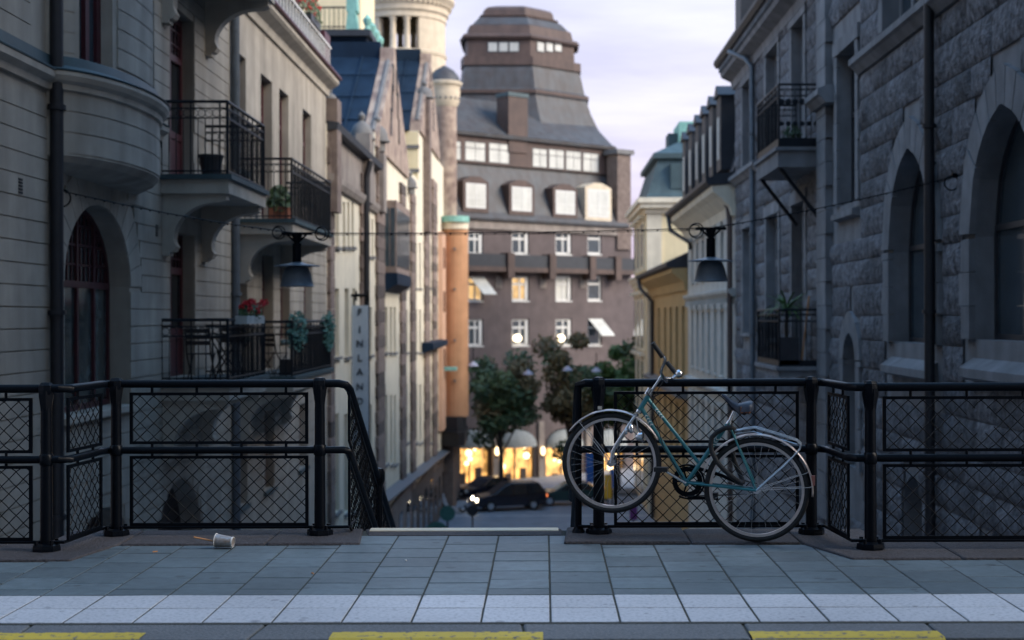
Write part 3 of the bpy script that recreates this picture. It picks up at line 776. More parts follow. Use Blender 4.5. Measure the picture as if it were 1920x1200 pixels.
downpipe(hA, [(XLW+.12, 18.05, -6.9), (XLW+.12, 18.05, 13.5)], .085, 'pipe_dark', [(XLW+.12, 18.05, z) for z in (-1, 1.6, 4.2, 6.6)])
downpipe(hA, [(XLW+.1, 28.62, -6.9), (XLW+.1, 28.62, 7.6), (XLW+.2, 28.62, 7.9), (XLW+.34, 28.62, 8.2)], .085, 'pipe_grey', [(XLW+.1, 28.62, z) for z in (-1, 2, 5)])
vent = MB()
for i in range(5): vent.box(17.0, 17.13, 3.02+.04*i, 3.045+.04*i, .021, .028, TL)
vent.build('vent', 'interior', hA)
vent = MB()
for i in range(5): vent.box(23.0, 23.13, 2.85+.04*i, 2.875+.04*i, .021, .028, TL)
vent.build('vent', 'interior', hA)

# things on the balconies
def flowers(name, c, n, spread, label, flower=True, size=.05, box=None, leafm='leaf_dark', cat='plant'):
    """planter with leaves and blossoms"""
    c = Vector(c); t = thing(name, c, label, cat)
    if box: MB().box(c.x-box[0]/2, c.x+box[0]/2, c.y-box[1]/2, c.y+box[1]/2, c.z, c.z+box[2]).build('planter', box[3], t)
    h = box[2] if box else 0
    k = MB(); leaves(k, c+Vector((0, 0, h+spread[2]*.4)), spread, n, size); k.build('foliage', leafm, t)
    if flower:
        k = MB()
        for i in range(int(n/18)+5):
            p = c+Vector((random.uniform(-1, 1)*spread[0], random.uniform(-1, 1)*spread[1], h+spread[2]*random.uniform(.5, 1.35)))
            leaves(k, p, (.07, .07, .06), 36, .028, .1)
        k.build('blossom', 'flower_red', t)
    return t
flowers('flower_box', (XLW+1.22, 24.6, 1.42), 260, (.13, .75, .18), 'grey window box of red geraniums hung on the lower left balcony railing', box=(.2, 1.5, .14, 'stucco_grey'))
flowers('terrace_flowers', (XLW+.1, 33.6, 9.45), 420, (.25, 1.4, .35), 'red flowering terrace plants behind the white balustrade at roof edge', box=(.3, 2.6, .2, 'frame_dark'))
flowers('terrace_flowers', (XLW+.05, 38.2, 9.35), 420, (.28, 1.3, .45), 'red geranium clump at the far end of the roof terrace', box=(.3, 1.6, .2, 'frame_dark'))
flowers('trailing_plant', (XLW+1.1, 30.0, 1.05), 420, (.18, .8, .45), 'teal green trailing plant over the near corner of lower second balcony', False, .05, None, 'leaf_teal')
flowers('trailing_plant', (XLW+1.15, 33.9, 1.0), 380, (.16, .6, .5), 'teal green trailing plant at the far end of lower second balcony', False, .05, None, 'leaf_teal')
flowers('potted_plant', (XLW+.5, 31.0, 3.57), 160, (.22, .22, .35), 'green plant in a terracotta pot on the upper second balcony', False, .09, (.34, .34, .34, 'terracotta'))
flowers('potted_plant', (XLW+.75, 30.2, 3.57), 120, (.2, .2, .3), 'small plant in terracotta pot near the rail of upper second balcony', False, .09, (.3, .3, .3, 'terracotta'))
pot = tag(MB().lathe([(.001, 0), (.15, 0), (.2, .38), (.22, .38), (.22, .42), (.17, .42), (.17, .36), (.001, .36)], (XLW+.62, 24.3, 3.882), 16).build('flower_pot', 'frame_dark'), 'dark empty tub on the upper left balcony floor', 'pot')
def bistro_chair(x, y, z, rz, label):
    t = thing('folding_chair', (x, y, z), label, 'chair', 'folding balcony chairs')
    M = Matrix.Rotation(rz, 4, 'Z'); Lc = Vector((x, y, z)); q = lambda a, b, c: Lc+M @ Vector((a, b, c))
    for s_ in (-.2, .2):
        MB().tube([q(s_, -.2, 0), q(s_, .18, .46), q(s_, .26, .88)], .014, 6).build('leg', 'wood_dark', t)
        MB().tube([q(s_*.9, .22, 0), q(s_*.9, -.2, .45)], .014, 6).build('leg', 'wood_dark', t)
    for i in range(4):
        MB().box(-.2, .2, -.2+.1*i, -.12+.1*i, .44, .46, q).build('seat_slat', 'wood_dark', t)
    for i in range(3):
        MB().box(-.2, .2, .215+.017*i, .235+.017*i, .60+.1*i, .67+.1*i, q).build('back_slat', 'wood_dark', t)
def bistro_table(x, y, z, label):
    t = thing('folding_table', (x, y, z), label, 'table')
    MB().lathe([(.001, .72), (.3, .72), (.3, .69), (.001, .69)], (x, y, z), 20).build('tabletop', 'wood_dark', t)
    for s_ in (-1, 1):
        for r_ in (-1, 1): MB().tube([(x+.22*s_, y+.2*r_, z), (x-.2*s_, y+.2*r_, z+.7)], .014, 6).build('leg', 'wood_dark', t)
bistro_chair(XLW+.55, 23.85, .472, PI, 'dark folding chair at the near end of lower left balcony')
bistro_chair(XLW+.6, 25.8, .472, 0, 'dark folding chair at the far end of lower left balcony')
bistro_table(XLW+.72, 24.85, .472, 'dark folding table between two chairs on lower left balcony')
bistro_chair(XLW+.5, 30.6, .312, R(150), 'dark folding chair on the lower second balcony')
tag(MB().box(XLW+.75, XLW+1.0, 29.8, 30.1, .312, .65).build('storage_box', 'frame_dark'), 'small dark box on the floor of lower second balcony', 'box')

# ================================================================== LEFT: YELLOW GABLED HOUSE WITH THE SIGN
hB = thing('gabled_building', (XLW-5, 62, -11), 'ornate yellow house with stone quoin strips and dark blue gabled roof', 'building')
holesB = []
def slits(pxs, y0, y1):
    for a, b_ in pxs:
        ua, ub = uL(a), uL(b_); um = (ua+ub)/2
        holesB.append(rect(ua, ub, zat(um, y1), zat(um, y0)))
slits([(629, 636), (643, 648), (651.5, 656), (659.5, 663.5)], 378, 462)
slits([(627, 636), (646, 654.5), (661, 667)], 540, 668)
slits([(626, 635), (645, 653), (660, 666)], 775, 960)
slits([(690, 694), (697, 700)], 410, 480); slits([(692, 697)], 575, 665); slits([(692, 697)], 758, 860)
slits([(720.5, 726.5), (731, 735), (738, 742)], 575, 660); slits([(720, 726), (731, 735), (738, 742)], 740, 870)
for y0, y1 in ((455, 540), (580, 660), (720, 830)):
    slits([(760, 764), (778.5, 782), (786, 789.5), (805, 808)], y0, y1)
facade(hB, TL, [(41.2, -11), (91.5, -11), (91.5, 10.9), (71.6, 10.9), (71.6, 8.4), (53, 8.4), (53, 7.15), (41.2, 7.15)], holesB, 'cream_pale', .35, 14)
for q in holesB: window(hB, TL, q, -.26, 1, (.5,), 'ochre', 'glass', .07, .1, 'cap_stone')
qm = slab_mesh('quoin', .16, 1.0, .46, .02, 'quoin')
for (pa, pb, y_top) in ((606, 621, 300), (673.5, 687, 330), (703, 717, 300), (748.5, 757.5, 360), (768, 776, 380), (794, 803, 350), (809, 817, 350)):
    ua, ub = uL(pa), uL(pb); ua = max(ua, 41.25); z = -9.5; top = zat((ua+ub)/2, y_top); i = 0
    while z < top:
        wdt = (ub-ua)*(1 if i % 2 else .86)
        o = inst('quoin', qm, hB, (XLW+.04, (ua+ub)/2, z+.46), (1, wdt, 1)); z += .47; i += 1
# frieze, gutters and dark ledges
cornice(hB, TL, 41.3, 53, [(0, 5.4), (.12, 5.4), (.2, 5.55), (.22, 5.7), (.05, 5.75), (.05, 6.95), (0, 6.95)], 'frieze', 'frieze')
cornice(hB, TL, 41.3, 53, [(0, 6.96), (.3, 7.0), (.34, 7.2), (0, 7.25)], 'slate_black', 'gutter')
for pa, pb, py in ((622, 674, 668), (719, 747, 535), (790, 820, 650)):
    ua, ub = uL(pa), uL(pb); z = zat((ua+ub)/2, py)
    if pa == 719:
        MB().prism([(0, z-.3), (.55, z), (.55, z+.45), (0, z+.45)], ua, ub, lambda a, v_, c: TL(c, v_, a)).build('bay_base', 'metal_blue', hB)
        k = MB().box(ua+.1, ub-.1, z+.45, z+3.3, 0, .5, TL); oy = k.build('oriel', 'quoin', hB)
        for i in range(5):
            a = ua+.25+(ub-ua-.4)*i/5; k = MB().box(a, a+(ub-ua)/5-.25, z+.7, z+3.0, .5, .52, TL).build('oriel_pane', 'glass_blue', oy)
        for i in range(2): MB().box(ua+.085, ua+.1, z+.7, z+3.0, .04+.23*i, .22+.23*i, TL).build('oriel_pane', 'glass_blue', oy)
    elif pa == 790: cornice(hB, TL, ua, ub, [(0, z-.25), (.6, z), (.62, z+.3), (0, z+.35)], 'metal_blue', 'ledge')
# stone plinth storey and its sloping ledge
for u0, u1, z0, z1 in ((53, 66, -5.35, -5.85), (66, 79, -5.9, -6.35), (79, 91, -6.4, -6.85)):
    k = MB()
    for uu in (u0, u1):
        zz_ = z0 if uu == u0 else z1
        k.v += [TL(uu, zz_-.25, 0), TL(uu, zz_-.05, .5), TL(uu, zz_+.02, .5), TL(uu, zz_+.15, 0)]
    k.f += [(0, 1, 5, 4), (1, 2, 6, 5), (2, 3, 7, 6), (0, 1, 2, 3), (4, 5, 6, 7)]
    k.build('ledge', 'pipe_grey', hB)
    MB().box(u0+.01, u1-.01, -11, z1-.3, .01, .14, TL).build('plinth', 'quoin', hB)
    for i in range(4):
        a = u0+.8+(u1-u0)*i/4; MB().box(a, a+1.4, -9.6, z1-1.0, .145, .16, TL).build('shop_pane', 'glass', hB)
# gables and roofs
def gable(u0, u1, ua, z0, za_, depth, stone='frieze'):
    f = MB().prism([(u0, z0), (u0+.3, z0+.6), (ua-.5, za_-.3), (ua-.3, za_+.3), (ua+.3, za_+.3), (ua+.5, za_-.3), (u1-.3, z0+.6), (u1, z0)], .12, -.45, TL).build('gable', stone, hB)
    for a0, a1 in ((u0+.3, ua-.5), (u1-.3, ua+.5)):
        MB().tube([TL(a0, z0+.6, -.1), TL(a1, za_-.3, -.1)], .10, 6).build('coping', 'cap_stone', f)
    for i, dz in enumerate((.22, .45, .65)):
        wz = z0+(za_-z0)*dz; hw = (u1-u0)/2*(1-dz)*.35
        for s_ in (-1, 1):
            if hw > .15: MB().box(ua+s_*hw*.9-.28, ua+s_*hw*.9+.28, wz, wz+1.1, .12, .135, TL).build('window', 'glass', f)
    rf = MB().prism([(u0-.6, z0), (ua-.25, za_-.1), (ua-.25, za_+.55), (ua+.25, za_+.55), (ua+.25, za_-.1), (u1+.6, z0)], -.46, -depth, TL).build('roof', 'metal_blue', hB)
    k = MB()
    for i in range(9):
        n = -1.2-1.3*i; k.tube([TL(u0-.6, z0+.03, n), TL(ua-.25, za_-.07, n)], .05, 5)
    for i in range(1, 4):
        t = i/4; k.tube([TL(u0-.6+(ua-.25-u0+.6)*t, z0+(za_-z0)*t+.02, -.5), TL(u0-.6+(ua-.25-u0+.6)*t, z0+(za_-z0)*t+.02, -depth)], .03, 5)
    k.build('seam', 'metal_blue', rf)
gable(53, 65.4, 59.2, 7.9, 12.4, 13, 'turret_stone')
gable(71.8, 85, 78.3, 10.9, 15.7, 13, 'turret_stone')
MB().prism([(-.3, 7.2), (-4.5, 10.6), (-13, 10.6), (-13, 7.2)], 41.3, 55, lambda a, v_, c: TL(c, v_, a)).build('roof', 'metal_blue', hB)
# lit cream side wall of the higher part, with dark bands
for z0, z1 in ((8.45, 10.85),): MB().box(71.5, 71.58, z0, z1, -.02, -4, TL).build('side_wall', 'cream', hB)
for z in (8.8, 10.0): MB().box(71.42, 71.5, z, z+.18, .05, -4, TL).build('band', 'cap_stone', hB)
# finials
def finial(px, D, y_base, y_top, r, x=None):
    c = P(px, y_base, D); h = P(px, y_top, D).z-c.z
    k = MB().lathe([(r*.72, -.35*h), (r*.72, -.02*h), (r*1.15, .0), (r*1.15, .06*h), (r*.95, .1*h), (r*.92, .3*h), (r*.7, .5*h), (r*.3, .62*h), (r*.18, .68*h), (r*.32, .76*h), (r*.32, .86*h), (r*.12, .94*h), (.01, h)], c, 14)
    return k.build('finial', 'cap_stone', hB, True)
finial(679, 50, 262, 208, .42); finial(708, 54, 266, 215, .42); finial(797, 75, 184, 150, .45); finial(770, 66, 352, 320, .30); finial(620, 42.2, 190, 165, .2)
MB().box(49.2, 50.2, 5.5, 7.9, -.2, .3, TL).build('pier', 'frieze', hB); MB().box(53.4, 54.4, 5.5, 7.7, -.2, .3, TL).build('pier', 'frieze', hB)
MB().box(41.35, 42.2, 4.6, 7.9, -.2, .3, TL).build('pier', 'quoin', hB)
MB().box(74.2, 75.4, 6, 12.9, -.2, .35, TL).build('pier', 'quoin', hB)
downpipe(hB, [(XLW+.35, 48.9, 6.9), (XLW+.2, 48.9, 6.3), (XLW+.2, 48.9, -10)], .11, 'pipe_dark')
# mansard pavilion behind with copper crest
pv = MB().prism([(66, 9), (66.5, 14.2), (66, 14.4), (66, 14.9), (72, 14.9), (72, 9)], -1.9, -14, TL).build('mansard_pavilion', 'metal_blue', hB)
MB().box(65.75, 72.3, 14.55, 14.85, -1.7, -14, TL).build('cornice', 'slate_black', pv)
k = MB()
for i in range(4):
    c = TL(66.3+1.6*i, 14.9, -1.9); MB().lathe([(.18, 0), (.12, .2), (.2, .36), (.22, .52), (.09, .66), (.01, .78)], c, 8).build('crest', 'copper_green', pv, True)
#, 'copper_green', pv)
k = MB().prism([(-2.36, 14.9), (-2.42, 15.6), (-2.46, 15.75), (-2.36, 15.8), (-2.40, 16.5), (-2.86, 16.5), (-2.88, 15.8), (-2.80, 15.75), (-2.84, 15.6), (-2.9, 14.9)], 66.2, 67.0, lambda a, v_, c: TL(c, v_, a)); k.build('pedestal', 'copper_green', pv)
k = MB()
for i in range(34): k.cyl(TL(66.2, 14.9, -3.0-.22*i), TL(66.2, 15.95, -3.0-.22*i), .02, seg=5)
k.tube([TL(66.2, 15.95, -2.9), TL(66.2, 15.95, -10.4)], .04, 6); k.tube([TL(66.2, 15.05, -2.9), TL(66.2, 15.05, -10.4)], .03, 6)
k.build('terrace_railing', 'iron_balcony', pv)
MB().box(74, 80, 10, 20.5, -3.2, -16, TL).build('upper_block', 'cream', hB)
# corner turret
tc_ = P(834, 300, 90); tx, ty = tc_.x, tc_.y
zt = lambda y: H-(y-CY)*90/F
k = MB().lathe([(.25, zt(500)), (.78, zt(455)), (.78, zt(200))], (tx, ty, 0), 20); tu = k.build('turret', 'turret_stone', hB, True)
MB().lathe([(.79, zt(201)), (.95, zt(192)), (1.0, zt(175)), (.98, zt(164)), (1.0, zt(163)), (1.12, zt(160)), (1.14, zt(155)), (1.0, zt(153))], (tx, ty, 0), 24).build('corbel_table', 'tower_stone', tu, True)
MB().lathe([(1.05, zt(153)), (.9, zt(143)), (.6, zt(132)), (.2, zt(125)), (.01, zt(122))], (tx, ty, 0), 24).build('dome', 'roof_grey', tu, True)
k = MB()
for i in range(18):
    a = 2*PI*i/18; c = Vector((tx+.93*math.cos(a), ty+.93*math.sin(a), zt(186))); k.ball(c, .10, 6)
k.build('corbel', 'cap_stone', tu)
# hanging letter sign
sg = thing('hanging_sign', P(675, 790, 46.5), 'tall narrow grey sign with dark vertical capital letters on the yellow house', 'sign')
Ds = 46.5
a, b_ = P(661, 572, Ds), P(690, 1000, Ds)
zb = P(661, 835, Ds).z
MB().box(a.x, b_.x, Ds-.06, Ds+.06, zb, a.z).build('board', 'sign_grey', sg)
k = MB(); y1 = P(0, 553, Ds).z
k.tube([(P(644, 0, Ds).x, Ds, y1), (P(692, 0, Ds).x, Ds, y1)], .05, 8)
for px in (650, 668, 690): k.tube([(P(px, 0, Ds).x, Ds, y1-.18), (P(px, 0, Ds).x, Ds, y1+.14)], .035, 6)
k.tube([(P(664, 0, Ds).x, Ds, y1), (P(664, 0, Ds).x, Ds, a.z)], .03, 6); k.tube([(P(688, 0, Ds).x, Ds, y1), (P(688, 0, Ds).x, Ds, a.z)], .03, 6)
k.build('bracket', 'iron', sg)
for ch, py in zip('FINLANDS', (585, 618, 644, 671, 697, 725, 752, 779)):
    cu = bpy.data.curves.new('letter', 'FONT'); cu.body = ch; cu.size = .31; cu.align_x = 'CENTER'; cu.align_y = 'CENTER'; cu.extrude = .01; cu.offset = .006
    tmp = bpy.data.objects.new('tmp', cu); COL.objects.link(tmp)
    dg = bpy.context.evaluated_depsgraph_get(); me = bpy.data.meshes.new_from_object(tmp.evaluated_get(dg)); bpy.data.objects.remove(tmp)
    me.transform(Matrix.Rotation(R(90), 4, 'X')); me.materials.clear(); me.materials.append(MATS['ink'])
    o = inst('letter', me, sg, (P(675, 0, Ds).x, Ds-.075, P(0, py, Ds).z))

# round belvedere tower far behind the gables
rt = thing('round_tower', P(762, 300, 97), 'round cream stone tower with open columned gallery under a wide cornice', 'tower')
c0 = P(757, 300, 97); zt2 = lambda y: H-(y-CY)*97/F; RT = 2.9
MB().lathe([(RT, 0), (RT, zt2(112)), (RT+.06, zt2(111)), (RT+.1, zt2(106)), (RT, zt2(104))], (c0.x, c0.y, 0), 40).build('drum', 'tower_stone', rt, True)
MB().lathe([(RT-.05, zt2(46)), (RT+.05, zt2(45)), (RT+.05, zt2(36)), (RT+.2, zt2(32)), (RT+.2, zt2(22)), (RT+.5, zt2(12)), (RT+.62, zt2(8)), (RT+.62, zt2(2)), (RT-.3, zt2(-4)), (RT-.9, zt2(-6)), (.01, zt2(-30))], (c0.x, c0.y, 0), 48).build('cornice', 'tower_stone', rt, True)
k = MB()
for i in range(56):
    a = 2*PI*i/56; ca = Vector((math.cos(a), math.sin(a), 0)); p = Vector((c0.x, c0.y, zt2(17)))+ca*(RT+.28)
    k.box(-.07, .07, -.12, .12, -.13, .13, lambda x_, y_, z_: p+ca*y_+Vector((-ca.y, ca.x, 0))*x_+Vector((0, 0, z_)))
stuff(k.build('dentils', 'tower_stone', rt))
for deg in (261, 281, 80, 100):
    a = R(deg); dx = math.cos(a); dy = math.sin(a)
    MB().lathe([(.27, zt2(104)), (.22, zt2(99)), (.19, zt2(52)), (.28, zt2(48)), (.28, zt2(46))], (c0.x+dx*(RT-.25), c0.y+dy*(RT-.25), 0), 12).build('column', 'tower_stone', rt, True)
k = MB()
for a0, a1 in ((-63, 62), (118, 242)):
    n = 16; 
    for rr_ in (RT-.02, RT-.5):
        vs_ = [(c0.x+rr_*math.cos(R(a0+(a1-a0)*i/n)), c0.y+rr_*math.sin(R(a0+(a1-a0)*i/n)), z) for z in (zt2(104), zt2(46)) for i in range(n+1)]
        k.add(vs_, [(i, i+1, n+2+i, n+1+i) for i in range(n)])
    for aa in (a0, a1): k.quad(*[(c0.x+q*math.cos(R(aa)), c0.y+q*math.sin(R(aa)), z) for q, z in ((RT-.02, zt2(104)), (RT-.5, zt2(104)), (RT-.5, zt2(46)), (RT-.02, zt2(46)))])
k.build('pier', 'tower_stone', rt)
k = MB()
for px, y, in ((758, 98), (784, 99)):
    c = P(px, y, 97-RT-.05); k.lathe([(.001, 0), (.20, 0)], (c.x, c.y, c.z), 14, Matrix.Rotation(R(90), 3, 'X') @ Matrix.Diagonal((1, 1.3, 1)))
k.build('oculus', 'off_white', rt)

# orange corner house
ho = thing('corner_building', P(855, 950, 92), 'orange plastered corner house with rounded front and small green copper cap', 'building')
ox, oy, orr = P(854, 0, 88).x, 88.0, .80
zo = lambda y: H-(y-CY)*88/F
k = MB()
pl = [(-6.6, 88.2), (-6.45, 87.95)]+[(ox+orr*math.cos(a), 88.1+orr*math.sin(a)) for a in [R(-125+17*i) for i in range(11)]]+[(ox+.2, 92), (-6.6, 92)]
k.prism(pl, zo(780), zo(430)); k.build('wall', 'orange', ho)
k = MB().prism([(ox+(x_-ox)*1.04, 90+(y_-90)*1.05) for x_, y_ in pl], zo(430), zo(417)); k.build('frieze', 'cream_pale', ho)
k = MB().prism([(ox+(x_-ox)*1.10, 90+(y_-90)*1.12) for x_, y_ in pl], zo(417), zo(406)); k.build('cap', 'copper_green', ho)
MB().prism([(-6.25, 86.9), (-5.2, 86.3), (-4.85, 86.8), (-4.9, 91.5), (-6.25, 91.5)], zo(832), zo(806)).build('canopy', 'pipe_dark', ho)
MB().prism([(-6.25, 87.1), (-5.3, 86.8), (-5.0, 87.2), (-5.0, 91.5), (-6.25, 91.5)], zo(806), zo(779)).build('fascia', 'interior', ho)
MB().prism([(-6.25, 87.6), (-5.6, 87.5), (-5.4, 91.5), (-6.25, 91.5)], zo(960), zo(832)).build('shopfront', 'quoin', ho)
MB().prism([(-6.29, 84.6), (-6.02, 84.6), (-6.02, 87.6), (-6.29, 87.6)], zo(800), zo(440)).build('side_wing', 'pink', ho)
for py in (505, 585, 690):
    w_ = MB().box(-6.02, -6.005, 85.2, 86.6, zo(py), zo(py-38)).build('window', 'glass', ho)
for py in (470, 545, 640, 715): MB().box(ox-.06, ox+.06, 88.1-orr-.08, 88.1-orr+.02, zo(py), zo(py-5)).build('wall_bracket', 'cap_stone', ho)
MB().box(-6.0, -5.3, 85.6, 86.8, zo(692), zo(686)).build('small_canopy', 'copper_green', ho)
# ================================================================== RIGHT: GREY RUSTICATED STONE HOUSE
hC = thing('stone_building', (XRW+5, 30, -7), 'dark grey rock-faced stone house with pointed arch windows and iron balconies', 'building')
l1 = arch(18.15, 21.1, 1.18, 2.7, 1.72, True); l2 = arch(23.25, 26.05, 1.06, 2.7, 1.70, True)
ni = arch(28.85, 30.05, -1.6, .62, .56, True); up1 = rect(28.95, 30.75, 3.9, 7.15); up0 = rect(23.7, 26.6, 6.85, 9.4)
dr1 = arch(24.0, 25.35, -6.6, -1.9, .65); dr2 = arch(18.9, 20.9, -6.6, -2.5, 1.0)
far = {'u1': rect(34.7, 36.4, 5.52, 8.9), 'u2': rect(38.55, 40.6, 5.6, 8.95), 'u3': rect(43.2, 45.4, 6.15, 8.85),
       'l1': rect(34.7, 36.4, .4, 4.35), 'l2': rect(38.55, 40.6, .9, 4.35), 'l3': rect(43.2, 45.4, 1.0, 4.3)}
holesC = [l1, l2, ni, up1, up0, dr1, dr2]+list(far.values())
facade(hC, TR, [(9.8, -7), (47.3, -7), (47.3, 9.5), (32.4, 9.5), (32.4, 10.4), (22.5, 10.4), (22.5, 21), (9.8, 21)], holesC, 'stone_dressed', .55, 14)
for p_, c in ((l1, 2), (l2, 2)):
    window(hC, TR, p_, -.28, c, (.5,), 'frame_dark', 'glass_blue', .08)
    u0, u1, v0 = p_[0][0], p_[1][0], p_[0][1]
    MB().prism([(-.45, v0+.02), (.22, v0-.42), (.22, v0-.55), (.1, v0-.6), (-.45, v0-.6)], u0-.12, u1+.12, lambda a, v_, c_: TR(c_, v_, a)).build('sloping_sill', 'stone_dressed', hC)
window(hC, TR, ni, -.4, 1, (), 'frame_dark', 'glass', .05); window(hC, TR, up1, -.25, 2, (.6,), 'frame_dark', 'glass_blue', .09); window(hC, TR, up0, -.25, 3, (.6,), 'stone_dressed', 'glass_blue', .16)
for q in (dr1, dr2): MB().sheet(q, [], -.5, TR).build('doorway', 'interior', hC)
for kk, q in far.items():
    window(hC, TR, q, -.2, 2, (.62,), 'stone_dressed', 'glass_blue', .16, None if kk in ('u1', 'l1') else .14, 'stone_dressed')
# dressed surrounds: voussoirs and jamb stones
def surround(poly, w, pointed, n, jamb=.5, nout=.10):
    u0, u1, v0 = poly[0][0], poly[1][0], poly[0][1]; c = (u0+u1)/2; top = poly[2:]; vs_ = top[0][1]
    N = len(top)-1; rise = max(p[1] for p in top)-vs_; a = (u1-u0)/2
    def off(t):
        x = t*N; i = min(int(x), N-1); f = x-i
        p = (top[i][0]+(top[i+1][0]-top[i][0])*f, top[i][1]+(top[i+1][1]-top[i][1])*f)
        return p, (c+(p[0]-c)*(a+w)/a, vs_+(p[1]-vs_)*(rise+w*1.08)/rise)
    outl = []
    for i in range(n):
        ts = [i/n+.004, (i+.33)/n, (i+.66)/n, (i+1)/n-.004]
        pl = [off(t)[0] for t in ts]+[off(t)[1] for t in reversed(ts)]
        MB().prism(pl, .002, nout, TR).build('voussoir', 'stone_dressed', hC)
    v_ = v0; i = 0
    while v_ < vs_-.05:
        h_ = min(jamb, vs_-v_); ww = w*(1.0 if i % 2 else .8)
        for s0, s1 in ((u0-ww, u0), (u1, u1+ww)):
            MB().box(s0, s1, v_+.006, v_+h_-.006, .002, nout-.004, TR).build('jamb_stone', 'stone_dressed', hC)
        v_ += h_; i += 1
    o_ = [off(i/20)[1] for i in range(21)]
    return [(u0-w, v0-.62), (u1+w, v0-.62)]+o_
exC = [surround(l1, .52, True, 9), surround(l2, .52, True, 9), surround(ni, .42, True, 5, .42)]
exC += [rect(up1[0][0]-.35, up1[1][0]+.35, up1[0][1]-.3, up1[2][1]+.3), rect(23.4, 26.9, 6.5, 9.6), rect(12, 28.7, 6.35, 6.8), dr1, dr2]
for q in far.values(): exC.append(rect(q[0][0]-.3, q[1][0]+.3, q[0][1]-.2, q[2][1]+.2))
for q in [up1, up0]+list(far.values()):
    for s0, s1 in ((q[0][0]-.3, q[0][0]), (q[1][0], q[1][0]+.3)):
        v_ = q[0][1]; i = 0
        while v_ < q[2][1]-.1:
            h_ = min(.6, q[2][1]-v_); e_ = .06*(i % 2); MB().box(s0+(0 if s0 > q[0][0] else e_), s1-(e_ if s0 > q[0][0] else 0), v_+.006, v_+h_-.006, .002, .07, TR).build('jamb_stone', 'stone_dressed', hC); v_ += h_; i += 1
    MB().box(q[0][0]-.34, q[1][0]+.34, q[2][1]+.004, q[2][1]+.3, .002, .09, TR).build('lintel', 'stone_dressed', hC)
MB().prism([(-.4, 3.92), (.16, 3.72), (.16, 3.6), (0, 3.56), (-.4, 3.6)], 28.8, 30.9, lambda a, v_, c_: TR(c_, v_, a)).build('sloping_sill', 'stone_dressed', hC)
# rock-faced blocks
rock = []
for i in range(7):
    nx, nz_ = 6, 4; vs_ = []; fs_ = []
    for j in range(nz_+1):
        for ii in range(nx+1):
            edge = min(ii, nx-ii, j, nz_-j)
            d_ = 0 if edge == 0 else (.55+.75*random.random()) * (.8 if edge == 1 else 1)
            vs_.append((-d_, ii/nx-.5, j/nz_-.5))
    fs_ = [(j*(nx+1)+q, j*(nx+1)+q+1, (j+1)*(nx+1)+q+1, (j+1)*(nx+1)+q) for j in range(nz_) for q in range(nx)]
    b0 = len(vs_); vs_ += [(.3, -.5, -.5), (.3, .5, -.5), (.3, .5, .5), (.3, -.5, .5)]
    me = bpy.data.meshes.new('stone'); me.from_pydata(vs_, [], [tuple(reversed(f)) for f in fs_]+[tuple([q for q in range(nx+1)]+[b0+1, b0]), tuple([nz_*(nx+1)+q for q in range(nx, -1, -1)]+[b0+3, b0+2])])
    me.materials.append(MATS['stone']); rock.append(me)
    for pf in me.polygons: pf.use_smooth = True
heights = [.56, .48, .62, .50, .44, .58, .52]
blocks = []; v = -3.2; i = 0
while v < 9.3:
    h_ = heights[i % 7]
    for a, b_ in runs(14, 47.25, v, v+h_, exC):
        x = a
        while x < b_-.05:
            w_ = random.uniform(.8, 1.9)
            if b_-x-w_ < .45: w_ = b_-x
            if not (31.45 < x+w_/2 < 32.45): blocks.append((x, min(x+w_, b_), v, v+h_))
            x += w_
    v += h_; i += 1
def seen(q):
    m_ = (q[0]+q[1])/2; px = CX+XRW*F/m_; py = CY-((q[2]+q[3])/2-H)*F/m_
    return px < 1960 and -40 < py < 1040
blocks.sort(key=lambda q: (not seen(q), (q[0]+q[1])))
rest = MB()
for n_, (a, b_, z0, z1) in enumerate(blocks):
    me = rock[random.randrange(7)]
    if n_ < 290: inst('stone', me, hC, (XRW-.03, (a+b_)/2, (z0+z1)/2), (random.uniform(.035, .075), b_-a-.014, z1-z0-.014))
    else:
        sx = random.uniform(.035, .075)
        rest.add([(XRW-.03+p.co.x*sx, (a+b_)/2+p.co.y*(b_-a-.014), (z0+z1)/2+p.co.z*(z1-z0-.014)) for p in me.vertices], [tuple(f.vertices) for f in me.polygons])
stuff(rest.build('stones', 'stone', hC))
# dressed pier, string courses, cornice
v = -3.0; i = 0
while v < 13:
    MB().box(31.45+.06*(i % 2), 32.5, v+.006, v+.52, .002, .17, TR).build('pier_stone', 'stone_dressed', hC); v += .53; i += 1
SC = [(0, 6.38), (.08, 6.38), (.2, 6.52), (.26, 6.56), (.26, 6.68), (.05, 6.76), (0, 6.78)]
cornice(hC, TR, 12, 28.65, SC, 'stone_dressed', 'string_course'); cornice(hC, TR, 31.0, 32.6, [(n_+.17 if n_ else 0, v_-.18) for n_, v_ in SC], 'stone_dressed', 'string_course')
cornice(hC, TR, 42.0, 47.35, [(n_, v_-.55) for n_, v_ in SC], 'stone_dressed', 'string_course')
cornice(hC, TR, 32.5, 47.6, [(0, 9.1), (.1, 9.1), (.14, 9.35), (.45, 9.5), (.5, 9.62), (0, 9.64)], 'stone_dressed')
for i in range(50): MB().box(32.6+.3*i, 32.75+.3*i, 9.64, 9.82, .02, .56, TR).build('dentil', 'stone_dressed', hC)
cornice(hC, TR, 32.45, 47.7, [(0, 9.83), (.62, 9.83), (.7, 9.95), (.7, 10.05), (0, 10.1)], 'slate_black', 'gutter')
MB().prism([(.2, 10.1), (-1.4, 11.7), (-9, 11.9), (-9, 10.1)], 32.5, 47.3, lambda a, v_, c_: TR(c_, v_, a)).build('roof', 'slate_black', hC)
for uu in (36, 41, 45.4): MB().box(uu, uu+1.3, 10.1, 11.9, .1, -1.5, TR).build('dormer', 'slate_black', hC)
